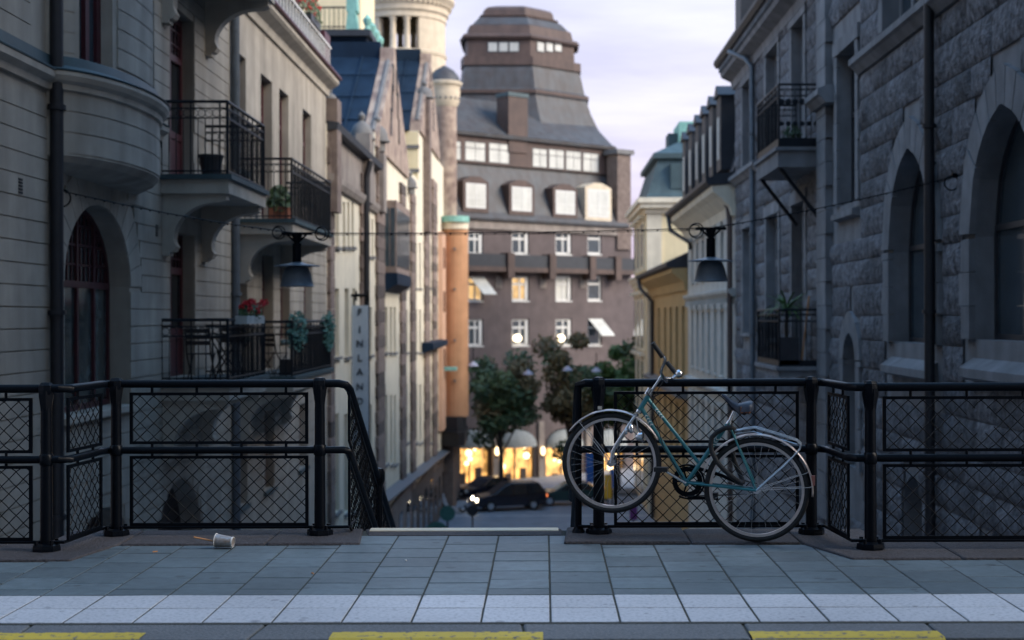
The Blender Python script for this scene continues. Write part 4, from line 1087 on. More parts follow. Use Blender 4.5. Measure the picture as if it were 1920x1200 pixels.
downpipe(hC, [(XRW-.18, 22.95, -6.9), (XRW-.18, 22.95, 14)], .085, 'pipe_dark', [(XRW-.18, 22.95, z) for z in (-1, 1.6, 4.6)])
downpipe(hC, [(XRW-.16, 42.6, -7), (XRW-.16, 42.6, 9.0), (XRW-.3, 42.9, 9.3), (XRW-.62, 44.2, 9.75)], .085, 'pipe_grey', [(XRW-.16, 42.6, z) for z in (1, 4, 7)])
# stone slabbed balconies
rb1 = balcony(hC, TR, 32.6, 35.9, 1.03, 5.40, 6.85, .45, 'stone_dressed', 'iron_balcony', (), True, .12, .12, .22)
rb2 = balcony(hC, TR, 32.6, 35.9, 1.03, .36, 1.68, .22, 'stone_dressed', 'iron_balcony', (), True, .12, .12, .16)
for s_, z0 in ((rb1, 4.95),):
    for uu in (32.8, 35.6): MB().tube([TR(uu, z0, .95), TR(uu, z0-1.15, .06)], .05, 6).build('strut', 'iron_balcony', s_)
    k = MB()
    for i in range(6):
        p = TR(32.63, 6.45, .15+.16*i); k.ball(p, .075, 8, (1, .25, 1)); k.ball(TR(32.63, 5.95, .15+.16*i), .06, 8, (1, .25, 1))
    k.build('rosette', 'iron_balcony', s_)
MB().box(32.62, 32.64, .42, 1.05, .55, 1.0, TR).build('panel', 'frame_dark', rb2)
def palm(c, label, sh=.55):
    c = Vector(c); t = thing('potted_palm', c, label, 'plant')
    MB().lathe([(.001, 0), (.16, 0), (.22, .4), (.19, .4), (.001, .36)], c, 12).build('pot', 'frame_dark', t)
    MB().tube([c+Vector((0, 0, .36)), c+Vector((0, 0, .8+sh))], .04, 6).build('stem', 'bark', t)
    k = MB()
    for i in range(60):
        a = random.uniform(0, 2*PI); L_ = random.uniform(.5, .85); up_ = random.uniform(.25, 1.3); b0 = c+Vector((0, 0, .78+sh)); dd = Vector((math.cos(a), math.sin(a), 0)); sd_ = Vector((-dd.y, dd.x, 0))*.028
        pts = [b0+dd*L_*t+Vector((0, 0, L_*(up_*t-.75*t*t))) for t in (0, .35, .7, 1)]
        k.add([pts[0]-sd_, pts[0]+sd_, pts[1]+sd_, pts[1]-sd_, pts[2]+sd_*.8, pts[2]-sd_*.8, pts[3]], [(0, 1, 2, 3), (3, 2, 4, 5), (5, 4, 6)])
    k.build('fronds', 'leaf', t)
palm((XRW-.7, 33.4, .375), 'spiky green potted palm on the lower right stone balcony')
tag(MB().tube([(XRW-.45, 32.9, .4), (XRW-.25, 33.0, 2.0)], .02, 6).build('bamboo_pole', 'wood_straw'), 'pale bamboo pole leaning on the lower right balcony', 'pole')
flowers('potted_plant', (XRW-.6, 33.2, 5.42), 140, (.22, .3, .28), 'small green plant inside the upper right balcony railing', False, .07, (.3, .5, .22, 'frame_dark'))

# ================================================================== RIGHT: PALE STUCCO HOUSE WITH DORMERS
hD = thing('stucco_building', (XRW+5, 55, -10), 'pale grey stucco house with deep cornice and a row of black roof dormers', 'building')
hd = []
for r_, (y0, y1) in enumerate(((3.0, 4.6), (-.6, 1.7), (-4.2, -1.9))):
    for i in range(7): u = 48.6+2.05*i; hd.append(rect(u, u+.95, y0, y1))
facade(hD, TR, [(47.4, -10), (63.2, -10), (63.2, 6.0), (47.4, 6.0)], hd, 'stucco_grey', .3, 12)
for q in hd:
    window(hD, TR, q, -.14, 2, (.66,), 'frame_white', 'pane_pale', .07, .08, 'stucco_grey')
    MB().box(q[0][0]-.15, q[1][0]+.15, q[2][1]+.12, q[2][1]+.3, .003, .14, TR).build('hood', 'stucco_grey', hD)
for z in (2.2, -1.35): cornice(hD, TR, 47.45, 63.25, [(0, z), (.1, z), (.22, z+.14), (.24, z+.24), (0, z+.3)], 'stucco_grey', 'string_course')
for i in range(26): MB().box(47.7+.6*i, 47.9+.6*i, 1.95, 2.19, .003, .16, TR).build('dentil', 'stucco_grey', hD)
cornice(hD, TR, 47.45, 63.4, [(0, 4.9), (.12, 4.9), (.2, 5.2), (.55, 5.55), (.75, 5.7), (.8, 5.9), (0, 5.95)], 'cream_pale')
cornice(hD, TR, 47.4, 63.6, [(0, 5.96), (.9, 5.93), (1.0, 6.02), (1.0, 6.15), (.2, 6.35), (0, 6.35)], 'slate_black', 'gutter')
MB().prism([(.1, 6.3), (-.7, 9.0), (-3.5, 10.1), (-10, 10.1), (-10, 6.3)], 47.5, 63, lambda a, v_, c_: TR(c_, v_, a)).build('mansard_roof', 'slate_black', hD)
for u in (48.6, 50.9, 53.2, 55.6, 58.2, 60.8):
    dm = MB().box(u, u+1.15, 6.55, 9.1, .35, -1.8, TR).build('dormer', 'slate_black', hD)
    MB().prism([(u-.1, 9.1), (u+.575, 9.5), (u+1.25, 9.1)], .45, -1.8, TR).build('dormer_roof', 'slate_black', dm)
    MB().box(u+.34, u+.86, 6.95, 8.4, .352, .37, TR).build('dormer_window', 'off_white', dm)
downpipe(hD, [(XRW-.9, 62.9, 5.95), (XRW-.85, 62.4, 5.3), (XRW-.15, 61, 4.7), (XRW-.12, 61, 4.4)], .09, 'pipe_dark')
downpipe(hD, [(XRW-.5, 52.5, 6.2), (XRW-.25, 48.5, 5.45), (XRW-.18, 47.9, 5.2), (XRW-.16, 47.75, 4.7), (XRW-.16, 47.75, -9)], .10, 'roof_brown')
# low ochre house
hE = thing('ochre_building', (XRW+4, 72, -10.3), 'low ochre yellow house with dark eaves between pale stucco and cream houses', 'building')
he = []
for y0, y1 in ((-1.4, 2.0), (-6.2, -2.6)):
    for u in (64.6, 67.8, 71.0, 74.4, 78.4): he.append(rect(u, u+1.5, y0, y1))
facade(hE, TR, [(63.3, -10.4), (84.6, -10.4), (84.6, 3.7), (63.3, 3.7)], he, 'ochre', .3, 10)
for q in he: window(hE, TR, q, -.2, 2, (.66,), 'ochre', 'glass', .12, .1, 'ochre')
cornice(hE, TR, 63.3, 84.6, [(0, 2.7), (.1, 2.7), (.2, 3.1), (.7, 3.5), (.72, 3.68), (0, 3.7)], 'ochre')
cornice(hE, TR, 63.3, 84.8, [(0, 3.72), (.85, 3.72), (.95, 3.8), (.95, 3.95), (-2, 5.3), (-4, 5.3), (-4, 3.72)], 'slate_black', 'roof')
cornice(hE, TR, 63.35, 84.6, [(0, -2.2), (.5, -2.1), (.5, -1.9), (0, -1.75)], 'cap_stone', 'ledge')
downpipe(hE, [(XRW-.85, 83.5, 3.75), (XRW-.8, 83, 3.2), (XRW-.2, 81.5, 2.4), (XRW-.2, 81.5, -10)], .12, 'pipe_dark')
# cream corner house
hF = thing('corner_building', (9, 90, -10.3), 'cream corner house with moulded cornice and dark teal copper roof', 'building')
YF = 85.0
TF = lambda u, v, n: Vector((u, YF-n, v))
facade(hF, TF, [(6.2, -10.3), (14, -10.3), (14, 8.1), (6.2, 8.1)], [], 'cream', .3, 12.5)
MB().box(6.15, 7.05, 4.2, 7.9, 0, .1, TF).build('pilaster', 'cream_pale', hF); MB().box(6.15, 7.05, -10.2, 3.4, 0, .1, TF).build('pilaster', 'cream_pale', hF)
k = MB()
for z0, z1, o_ in ((3.4, 3.7, .15), (3.7, 3.95, .3), (3.95, 4.1, .4), (7.7, 8.0, .15), (8.0, 8.3, .45), (8.3, 8.6, .6)):
    k.box(6.2-o_, 7.2 if z0 < 5 else 14, z0, z1, .1, o_+.1, TF)
    k.box(6.2-o_, 6.25, z0, z1, .1, -12.6-o_, TF)
k.build('cornice', 'cream_pale', hF)
TF2 = lambda u, v, n: Vector((6.2-n, u, v))
for v0, v1 in ((4.6, 7.2), (-.4, 2.6), (-4.2, -1.2), (-9.5, -5.4)):
    for u in (87.0, 90.6, 94.2):
        wf = MB().box(u-.2, u+1.5, v0-.2, v1+.3, .003, .16, TF2).build('window', 'cream_pale', hF)
        MB().box(u+.05, u+1.25, v0, v1, .162, .175, TF2).build('pane', 'glass', wf)
        MB().box(u-.35, u+1.65, v1+.3, v1+.5, .003, .42, TF2).build('hood', 'cream_pale', wf)
def loft(k, rings):
    n = len(rings[0]); b0 = len(k.v)
    for r_ in rings: k.v += [Vector(p) for p in r_]
    for i in range(len(rings)-1):
        for j in range(n): k.f.append((b0+i*n+j, b0+i*n+(j+1) % n, b0+(i+1)*n+(j+1) % n, b0+(i+1)*n+j))
    k.f.append(tuple(b0+(len(rings)-1)*n+j for j in range(n)))
    return k
rq = lambda x0, x1, y0, y1, z: [(x0, y0, z), (x1, y0, z), (x1, y1, z), (x0, y1, z)]
loft(MB(), [rq(6.1, 14, 84.9, 97.6, 8.61), rq(6.25, 14, 85.1, 97.4, 8.9), rq(6.9, 13.5, 85.7, 96.8, 11.0), rq(6.6, 13.8, 85.4, 97, 11.05), rq(6.6, 13.8, 85.4, 97, 11.35), rq(9.0, 12, 88, 95, 12.6)]).build('roof', 'copper_dark', hF)
MB().box(8.4, 11.5, 88, 92, 12.0, 13.6).build('roof_block', 'copper_green', hF)
MB().box(7.8, 8.5, 89, 91, 11.8, 13.0).build('roof_block', 'copper_dark', hF)
for x_ in (7.6, 9.0): MB().box(x_, x_+.9, 85.1, 85.6, 9.2, 10.7).build('roof_panel', 'copper_dark', hF)

# ================================================================== END OF THE STREET: BROWN BRICK BLOCK WITH TOWER
OB = Vector((-.39, 105, 0)); UB = Vector((.758, .652, 0)).normalized(); NB = Vector((UB.y, -UB.x, 0))
TB = lambda u, v, n: OB+UB*u+NB*n+Vector((0, 0, v))
def B(px, py):
    q = (px-CX)/F; s_ = (OB.y*q-OB.x)/(UB.x-UB.y*q); D = OB.y+UB.y*s_
    return s_, H-(py-CY)*D/F
def brect(x0, x1, y0, y1):
    a = B(x0, (y0+y1)/2); b_ = B(x1, (y0+y1)/2); m_ = (x0+x1)/2
    return rect(a[0], b_[0], B(m_, y1)[1], B(m_, y0)[1])
hG = thing('brick_building', (-.4, 110, -10.3), 'large dark brown brick block with stepped octagonal tower at the street end', 'building')
cols = [(878, 906), (960, 992), (1042, 1072), (1102, 1128)]
hg = []; rows_y = [(434, 477), (518, 564), (598, 648)]
for y0, y1 in rows_y:
    for x0, x1 in cols: hg.append(brect(x0, x1, y0, y1))
cols2 = [(795, 825)]
shops = []
for x0, x1 in ((846, 920), (933, 1003), (1021, 1090), (1108, 1172)):
    a = B(x0, 850)[0]; b_ = B(x1, 850)[0]; m_ = (x0+x1)/2
    shops.append(arch(a, b_, B(m_, 905)[1], B(m_, 836)[1], B(m_, 803)[1]-B(m_, 836)[1]))
uw0, uw1 = B(800, 500)[0], B(1184, 500)[0]
uw2 = B(1240, 500)[0]
zW = B(1010, 418)[1]
facade(hG, TB, [(uw0, -10.4), (uw2, -10.4), (uw2, zW-4), (uw1, zW-4), (uw1, zW), (uw0, zW)], hg+shops, 'brick', .35, 18)
lit_ix = {8+1: 'warm_window', 8+2: 'warm_window', 4: 'warm_window'}
for i, q in enumerate(hg):
    pm = 'off_white' if i in (6,) else ('warm_window' if i in (4, 5) else 'glass_blue')
    w_ = window(hG, TB, q, -.12, 2 if i % 4 != 3 else 1, (.68,), 'frame_white', pm, .15, .05, 'frame_white', so=.02)
    # open casement leaf on the right
    if i % 4 != 3 and i != 4: MB().box(q[1][0]-.36, q[1][0]-.10, q[0][1]+.12, q[2][1]-.1, -.11, -.06, TB).build('casement', 'frame_white', w_)
for i in (4, 11):
    q = hg[i]; u0, u1 = q[0][0], q[1][0]; v0, v1 = q[0][1], q[2][1]
    d0 = .35 if i == 4 else .3
    k = MB().add([TB(u0+d0*.3, v1, .0), TB(u1+.05, v1, .0), TB(u1+.45, v1-1.25, 1.0), TB(u0+d0+.25, v1-1.25, 1.0), TB(u0+d0*.3, v1-.04, .0), TB(u1+.05, v1-.04, .0), TB(u1+.45, v1-1.29, 1.0), TB(u0+d0+.25, v1-1.29, 1.0)], [(0, 1, 2, 3), (7, 6, 5, 4), (0, 3, 7, 4), (1, 5, 6, 2), (2, 6, 7, 3)])
    k.build('awning', 'off_white', hG)
for i in (9, 10):
    q = hg[i]; c = TB(q[0][0]+.5, q[0][1]+.55, -.02); MB().ball(c, .33, 14, (1, 1, .85)).build('window_lamp', 'lamp_soft', hG, True)
# lit shops: recessed room, lamps, grey half-dome awnings
for q in shops:
    u0, u1, v0 = q[0][0], q[1][0], q[0][1]; vs_ = q[2][1]; c = (u0+u1)/2; a = (u1-u0)/2; rise = max(p[1] for p in q)-vs_
    sp = MB().sheet(rect(u0, u1, v0, vs_-.02), [], -.33, TB).build('shop_window', 'shop_light', hG)
    MB().sheet(q, [], -.345, TB).build('lunette', 'interior', hG)
    for j in range(4):
        MB().ball(TB(u0+(u1-u0)*random.uniform(.12, .85), v0+(vs_-v0)*random.uniform(.35, .95), -.2), random.choice([.10, .16, .24]), 10).build('shop_lamp', 'lamp_glow', sp, True)
    for uu in (u0, u1-.14): MB().box(uu+.003, uu+.137, v0+.02, vs_, -.3, -.05, TB).build('shop_frame', 'frame_dark', sp)
    MB().box(c-.05, c+.05, v0+.02, vs_, -.3, -.22, TB).build('shop_frame', 'frame_dark', sp)
    for j in range(2):
        uu = u0+(u1-u0)*(.25+.4*j); MB().box(uu, uu+.5, v0+.02, v0+.7+.3*j, -.3, -.16, TB).build('display', 'wood_dark', sp)
    k = MB(); n = 12; m_ = 6
    for i in range(m_+1):
        ph = PI/2*i/m_
        for j in range(n+1):
            th = PI*j/n; rr_ = math.cos(ph)
            k.v.append(TB(c+a*.98*math.cos(th), vs_-.05+rise*.97*math.sin(th)*math.cos(ph*.0)*(1-.0*ph)*(math.cos(ph) if i else 1), .02+1.0*math.sin(ph)*math.sin(th)))
    for i in range(m_):
        for j in range(n): k.f.append((i*(n+1)+j, i*(n+1)+j+1, (i+1)*(n+1)+j+1, (i+1)*(n+1)+j))
    k.build('shop_awning', 'awning', hG, True)
for px in (840, 926, 1012, 1100):
    a = B(px, 850)[0]; lp = MB().box(a-.25, a+.25, -10.35, B(px, 790)[1], .003, .22, TB).build('shop_pier', 'frieze', hG)
    MB().ball(TB(a, B(px, 845)[1], .34), .16, 10, (1, 1, 2)).build('wall_lamp', 'lamp_glow', lp, True)
    MB().box(a-.02, a+.02, B(px, 858)[1], B(px, 852)[1], .22, .34, TB).build('lamp_arm', 'iron', lp)
# balcony band with piers
zb0, zb1 = B(1010, 504)[1], B(1010, 480)[1]
MB().box(uw0, uw1-.02, zb0-.3, zb0+.05, .003, .8, TB).build('band_slab', 'roof_brown', hG)
MB().box(uw0, uw1-.02, zb0+.05, zb1, .6, .75, TB).build('band_parapet', 'slate_black', hG)
for px in (845, 944, 1022, 1097, 1145):
    a = B(px, 490)[0]; MB().box(a-.3, a+.3, zb0-.75, zb1+.12, .003, .95, TB).build('band_pier', 'roof_brown', hG)
for px in (935, 1018, 1093):
    a = B(px, 530)[0]; MB().box(a-.3, a+.3, B(px, 540)[1], B(px, 516)[1], .003, .06, TB).build('relief_panel', 'frieze', hG)
MB().box(uw0, uw1-.01, zW-.65, zW-.05, .003, .18, TB).build('frieze', 'frieze', hG)
# lower mansard with dormers, glazed attic, upper roof
z1m = B(1010, 312)[1]; z0m = zW
MB().prism([(.35, z0m-.04), (.4, z0m+.1), (0, z0m+.6), (-1.5, z1m), (-17, z1m), (-17, z0m-.04)], uw0, uw1-.6, lambda a, v_, c: TB(c, v_, a)).build('mansard_roof', 'roof_grey', hG)
for x0, x1, y0, y1, m_ in ((872, 909, 344, 390, 'roof_brown'), (958, 995, 351, 396, 'roof_brown'), (1040, 1076, 358, 402, 'roof_brown'), (1100, 1140, 356, 408, 'tower_stone')):
    q = brect(x0, x1, y0, y1); u0, u1 = q[0][0], q[1][0]; v0, v1 = q[0][1], q[2][1]
    dm = MB().prism([(u0-.25, v0-.3), (u1+.25, v0-.3), (u1+.25, v1+.15), ((u0+u1)/2+.4, v1+.5), ((u0+u1)/2-.4, v1+.5), (u0-.25, v1+.15)], .15, -1.7, TB).build('dormer', m_, hG)
    MB().sheet(rect(u0, u1, v0, v1), [inset(rect(u0, u1, v0, v1), .09)], .158, TB).build('dormer_frame', 'frame_white', dm)
    MB().sheet(rect(u0, u1, v0, v1), [], .153, TB).build('dormer_pane', 'off_white', dm)
    MB().box((u0+u1)/2-.03, (u0+u1)/2+.03, v0, v1, .154, .17, TB).build('dormer_bar', 'frame_white', dm)
    MB().box(u0, u1, v0+(v1-v0)*.4, v0+(v1-v0)*.4+.05, .154, .172, TB).build('dormer_bar', 'frame_white', dm)
za1 = B(1010, 262)[1]
MB().box(uw0, uw1-.7, z1m+.003, za1, -1.3, -17, TB).build('attic_wall', 'roof_brown', hG)
for x0, x1, y0, y1 in ((848, 886, 259, 296), (893, 932, 262, 300), (938, 977, 265, 304), (1020, 1048, 275, 312), (1050.5, 1080, 277, 315), (1082.5, 1112, 280, 318), (1114.5, 1145, 284, 321)):
    TBa = lambda u, v_, n: TB(u, v_, n-1.3)
    q = brect(x0, x1, y0, y1)
    f_ = MB().sheet(q, [inset(q, .07)], .012, TBa).build('attic_window', 'frame_dark', hG); MB().sheet(q, [], .006, TBa).build('pane', 'off_white', f_)
    MB().box((q[0][0]+q[1][0])/2-.02, (q[0][0]+q[1][0])/2+.02, q[0][1], q[2][1], .008, .02, TBa).build('glazing_bar', 'frame_dark', f_)
    MB().box(q[0][0], q[1][0], q[0][1]*.35+q[2][1]*.65, q[0][1]*.35+q[2][1]*.65+.05, .008, .022, TBa).build('glazing_bar', 'frame_dark', f_)
MB().prism([(-1.0, za1+.003), (-.95, za1+.25), (-1.4, za1+.4), (-5, za1+3.4), (-14, za1+3.4), (-17, za1+.003)], uw0, uw1-.7, lambda a, v_, c: TB(c, v_, a)).build('upper_roof', 'roof_grey', hG)
def chim(x0, x1, y0, y1, n0, n1, m_, cap=None):
    q = brect(x0, x1, y0, y1); c = MB().box(q[0][0], q[1][0], q[0][1]-1, q[2][1], n0, n1, TB).build('chimney', m_, hG)
    if cap: MB().box(q[0][0]-.06, q[1][0]+.06, q[2][1]+.002, q[2][1]+.3, n0+.06, n1-.06, TB).build('chimney_cap', cap, c)
chim(974, 1010, 178, 258, -1.2, -2.6, 'roof_brown', 'copper_dark')
chim(868, 898, 150, 190, -2.8, -4, 'roof_brown', 'ochre')
q = brect(1155, 1180, 290, 420); MB().box(q[0][0], q[1][0], q[0][1]-2, q[2][1], -1.0, .2, TB).build('corner_pier', 'quoin', hG)
MB().box(q[0][0]-.2, q[1][0]+.2, q[2][1], q[2][1]+.35, -1.2, .4, TB).build('corner_cap', 'cap_stone', hG)
# stepped octagonal tower: rings given by the silhouette in the photograph at its own distance
DT = 112.0
def octo(xl, xr, yy):
    """elongated octagon between two silhouette columns, front face towards the street"""
    w_ = (xr-xl)*DT/F; cx_ = ((xl+xr)/2-CX)*DT/F+.0; hw = w_/2; fz = H-(yy-CY)*DT/F
    a = .50; pts = [(-a, -.86), (a*.36+.02, -.86), (1, -.12), (1, .5), (a, 1), (-a, 1), (-1, .5), (-1, -.12)]
    pts[0] = (-.93, -.86); pts[7] = (-1.0, -.5)
    return [(cx_+p[0]*hw, DT+p[1]*hw+2.2, fz) for p in pts]
rg = [(838, 1150, 272), (845, 1138, 262), (853, 1122, 235), (858, 1110, 210), (861, 1102, 186), (857, 1105, 181), (857, 1104, 176), (863, 1098, 172), (866, 1091, 140), (869, 1086, 128), (866, 1090, 124), (866, 1090, 117)]
tw = loft(MB(), [octo(*r_) for r_ in rg]).build('tower_base', 'roof_grey', hG)
for (xa, xb, ya, yb) in ((856.5, 1106, 182, 176), (865, 1091, 129, 113)):
    loft(MB(), [octo(xa, xb, ya), octo(xa, xb, yb)]).build('ledge', 'roof_brown', tw)
t2 = loft(MB(), [octo(872, 1079, 113), octo(873, 1078, 80), octo(873, 1078, 79)]).build('tower_lantern', 'roof_brown', hG)
loft(MB(), [octo(866, 1085, 80), octo(863, 1088, 76), octo(866, 1084, 71), octo(874, 1076, 69), octo(878, 1072, 53), octo(884, 1066, 51)]).build('tower_cornice', 'roof_brown', hG)
loft(MB(), [octo(882, 1067, 51), octo(893, 1054, 38), octo(902, 1044, 33)]).build('tower_roof', 'roof_grey', hG)
loft(MB(), [octo(900, 1046, 33.5), octo(898, 1048, 30), octo(904, 1040, 28), octo(906, 1038, 18), octo(912, 1034, 13), octo(930, 1018, 8)]).build('tower_crown', 'roof_brown', hG)
o8 = octo(872.5, 1078.5, 113); p0, p1, p2 = Vector(o8[0]), Vector(o8[1]), Vector(o8[2])
for A_, B_, fr_ in ((p0, p1, (.40, .57, .74)), (p1, p2, (.22, .42, .62))):
    d_ = (B_-A_).normalized(); n_ = Vector((d_.y, -d_.x, 0)); Lw = (B_-A_).length
    for f_ in fr_:
        Tt = lambda u, v_, n__, A_=A_, d_=d_, n_=n_: Vector((A_.x, A_.y, 0))+d_*u+n_*n__+Vector((0, 0, v_))
        zc = H-(88-CY)*(A_.y+d_.y*Lw*f_)/F; hw = .34
        fr2 = MB().sheet(rect(Lw*f_-hw-.08, Lw*f_+hw+.08, zc-.42, zc+.42), [], .03, Tt).build('lantern_frame', 'frame_dark', t2)
        MB().sheet(rect(Lw*f_-hw, Lw*f_+hw, zc-.34, zc+.34), [], .05, Tt).build('lantern_pane', 'off_white', fr2)

# ================================================================== TREES
def tree(name, c, h, crown, n, m_, label, size=.20, seed=1):
    random.seed(seed); c = Vector(c); t = thing(name, c, label, 'tree', 'street trees before the shops')
    k = MB(); k.tube([c, c+Vector((.05, 0, h*.3)), c+Vector((-.05, .1, h*.62))], [.2, .15, .08], 8); tips = []
    for i in range(11):
        a = random.uniform(0, 2*PI); z0 = h*random.uniform(.32, .6); b0 = c+Vector((0, 0, z0))
        e_ = c+Vector((math.cos(a)*crown[0]*random.uniform(.4, .85), math.sin(a)*crown[1]*random.uniform(.4, .85), h*random.uniform(.5, .97)))
        k.tube([b0, b0.lerp(e_, .5)+Vector((0, 0, .2)), e_], [.07, .045, .02], 6); tips.append(e_)
    k.build('trunk', 'bark', t)
    cr_ = MB(); cr2 = MB()
    cen = c+Vector((0, 0, h*.66))
    for e_ in tips+[cen+Vector((random.gauss(0, .5)*crown[0], random.gauss(0, .5)*crown[1], random.gauss(0, .45)*crown[2])) for _ in range(16)]:
        r_ = random.uniform(.75, 1.3); leaves(cr_ if random.random() < .62 else cr2, e_, (r_, r_, r_*.75), n, size, .15)
    cr_.build('crown', m_[0], t); cr2.build('crown', m_[1], t)
tree('street_tree', P(938, 945, 93), 9.6, (2.3, 2.1, 3.0), 230, ('leaf_dark', 'leaf_autumn'), 'dark bushy street tree in front of the two left lit shops', seed=3)
tree('street_tree', P(1068, 940, 94), 9.9, (1.9, 1.7, 3.2), 210, ('leaf_autumn', 'leaf_dark'), 'brownish autumn street tree behind the left end of right railing', seed=5)
tree('street_tree', P(1158, 935, 96), 10.6, (1.9, 1.7, 2.8), 230, ('leaf', 'leaf_dark'), 'bright green street tree beside the cream corner house', seed=8)
random.seed(21)
# far street lanterns on wires
for px, py, D in ((887, 686, 88), (990, 702, 90), (1064, 695, 90), (1118, 697, 92)):
    c = P(px, py, D); kx = {887: 'beside the orange house', 990: 'right of the dark bushy tree', 1064: 'in the brownish tree', 1118: 'left of the bright green tree'}[px]
    t = thing('hanging_lantern', c, 'small pale far lantern hanging '+kx, 'lamp', 'far hanging lanterns')
    MB().lathe([(.05, .30), (.1, .24), (.26, .12), (.34, 0), (.01, -.03)], c, 14).build('shade', 'lamp_sign', t, True)
    MB().tube([c+Vector((0, 0, .3)), c+Vector((0, 0, 1.2))], .03, 6).build('stem', 'iron', t)

# ================================================================== VEHICLES
def car(c, ang, L_, prof, glassprof, body, label, w_=1.75, lights=True):
    """side profile extruded across the car, narrowed at the roof; nose towards local -x"""
    t = thing('parked_car' if not lights else 'car', c, label, 'car'); c = Vector(c); M = Matrix.Rotation(ang, 4, 'Z')
    Tq = lambda x, z, y: c+M @ Vector((x, y*(1 if z < .85 else 1-.17*(z-.85)/.7), z))
    o = MB().prism(prof, -w_/2, w_/2, Tq).build('body', body, t)
    md = o.modifiers.new('bevel', 'BEVEL'); md.width = .05; md.segments = 2
    for s_ in (-1, 1):
        for gp in glassprof: MB().prism(gp, s_*(w_/2-.01), s_*(w_/2+.012), Tq).build('side_window', 'glass', t)
    zs = max(p[1] for p in prof)
    wsb = [p for p in prof]
    MB().add([Tq(prof[3][0]-.02, prof[3][1]+.03, s_*(w_/2-.12)) for s_ in (-1, 1)]+[Tq(prof[4][0]-.02, prof[4][1]-.03, s_*(w_/2-.16)) for s_ in (1, -1)], [(0, 1, 2, 3)]).build('windscreen', 'glass', t)
    for x in (.82, L_-.85):
        for s_ in (-1, 1):
            cw = c+M @ Vector((x, s_*(w_/2-.1), .32)); ax = M @ Vector((0, 1, 0))
            wh = MB().cyl(cw-ax*.11, cw+ax*.11, .32, seg=18).build('wheel', 'rubber', t)
            MB().cyl(cw-ax*.125, cw+ax*.125, .19, seg=14).build('rim', 'rack_metal', wh)
    for s_ in (-1, 1):
        p = c+M @ Vector((.03, s_*(w_/2-.28), .68)); MB().ball(p, .15, 10, (.7, 1, .8)).build('headlight', 'headlight' if lights else 'off_white', t, True)
        p = c+M @ Vector((L_-.02, s_*(w_/2-.18), .85)); MB().ball(p, .12, 8).build('tail_light', 'taillight', t)
    MB().box(-.02, .03, .25, .45, -.45, .45, lambda a, b_, cc: c+M @ Vector((a, cc, b_))).build('bumper', 'frame_dark', t)
    MB().box(-.035, -.02, .46, .56, -.26, .26, lambda a, b_, cc: c+M @ Vector((a, cc, b_))).build('number_plate', 'paper_white', t)
    return t
mpv = [(0, .3), (.02, .72), (.25, .88), (1.0, 1.0), (1.75, 1.56), (2.2, 1.68), (3.9, 1.66), (4.25, 1.2), (4.35, .95), (4.35, .3)]
gl = [[(1.15, 1.02), (1.85, 1.52), (2.2, 1.58), (2.2, 1.0)], [(2.28, 1.0), (2.28, 1.59), (3.1, 1.59), (3.1, 1.0)], [(3.18, 1.0), (3.18, 1.59), (3.85, 1.56), (4.1, 1.1)]]
sedan = [(0, .3), (.02, .65), (.3, .8), (1.2, .92), (1.85, 1.36), (2.3, 1.44), (3.2, 1.40), (3.9, 1.02), (4.4, .98), (4.45, .3)]
gs = [[(1.35, .95), (1.95, 1.32), (2.3, 1.37), (2.35, .95)], [(2.43, .95), (2.4, 1.37), (3.1, 1.34), (3.7, 1.0)]]
c = P(889, 950, 86.8); c.z = -10.28
car(c, R(16), 4.35, mpv, gl, 'car_dark', 'black people carrier with lit headlights driving left before the shops')
c = P(1003, 945, 89.5); c.z = -10.28
car(c, R(5), 4.45, sedan, gs, 'car_green', 'dark green saloon behind the black people carrier', lights=False)
c = P(862, 948, 91.0); c.z = -10.28
car(c, R(40), 4.45, sedan, gs, 'car_dark', 'dark saloon half hidden behind the black people carrier by orange house', lights=False)
# scooter with white fairing
c = P(848, 948, 86.0); c.z = -10.28
sc = thing('scooter', c, 'white scooter standing below the orange corner house', 'scooter')
for dx in (-.62, .62): wh = MB().ring(c+Vector((dx, 0, .25)), (0, 1, 0), .2, .06, 20, 8).build('wheel', 'rubber', sc, True)
MB().prism([(-.75, .95), (-.55, 1.15), (-.35, .6), (-.25, .35), (.2, .32), (.3, .7), (.85, .75), (.9, .6), (.6, .38), (.2, .26), (-.35, .28), (-.5, .5)], c.y-.16, c.y+.16, lambda a, b_, q: Vector((c.x+a, q, c.z+b_))).build('fairing', 'car_white', sc)
MB().prism([(.2, .74), (.3, .84), (.85, .86), (.9, .77)], c.y-.14, c.y+.14, lambda a, b_, q: Vector((c.x+a, q, c.z+b_))).build('seat', 'rubber', sc)
MB().tube([c+Vector((-.62, 0, .25)), c+Vector((-.45, 0, 1.05)), c+Vector((-.4, -.3, 1.1))], .025, 6).build('handlebar', 'iron', sc)
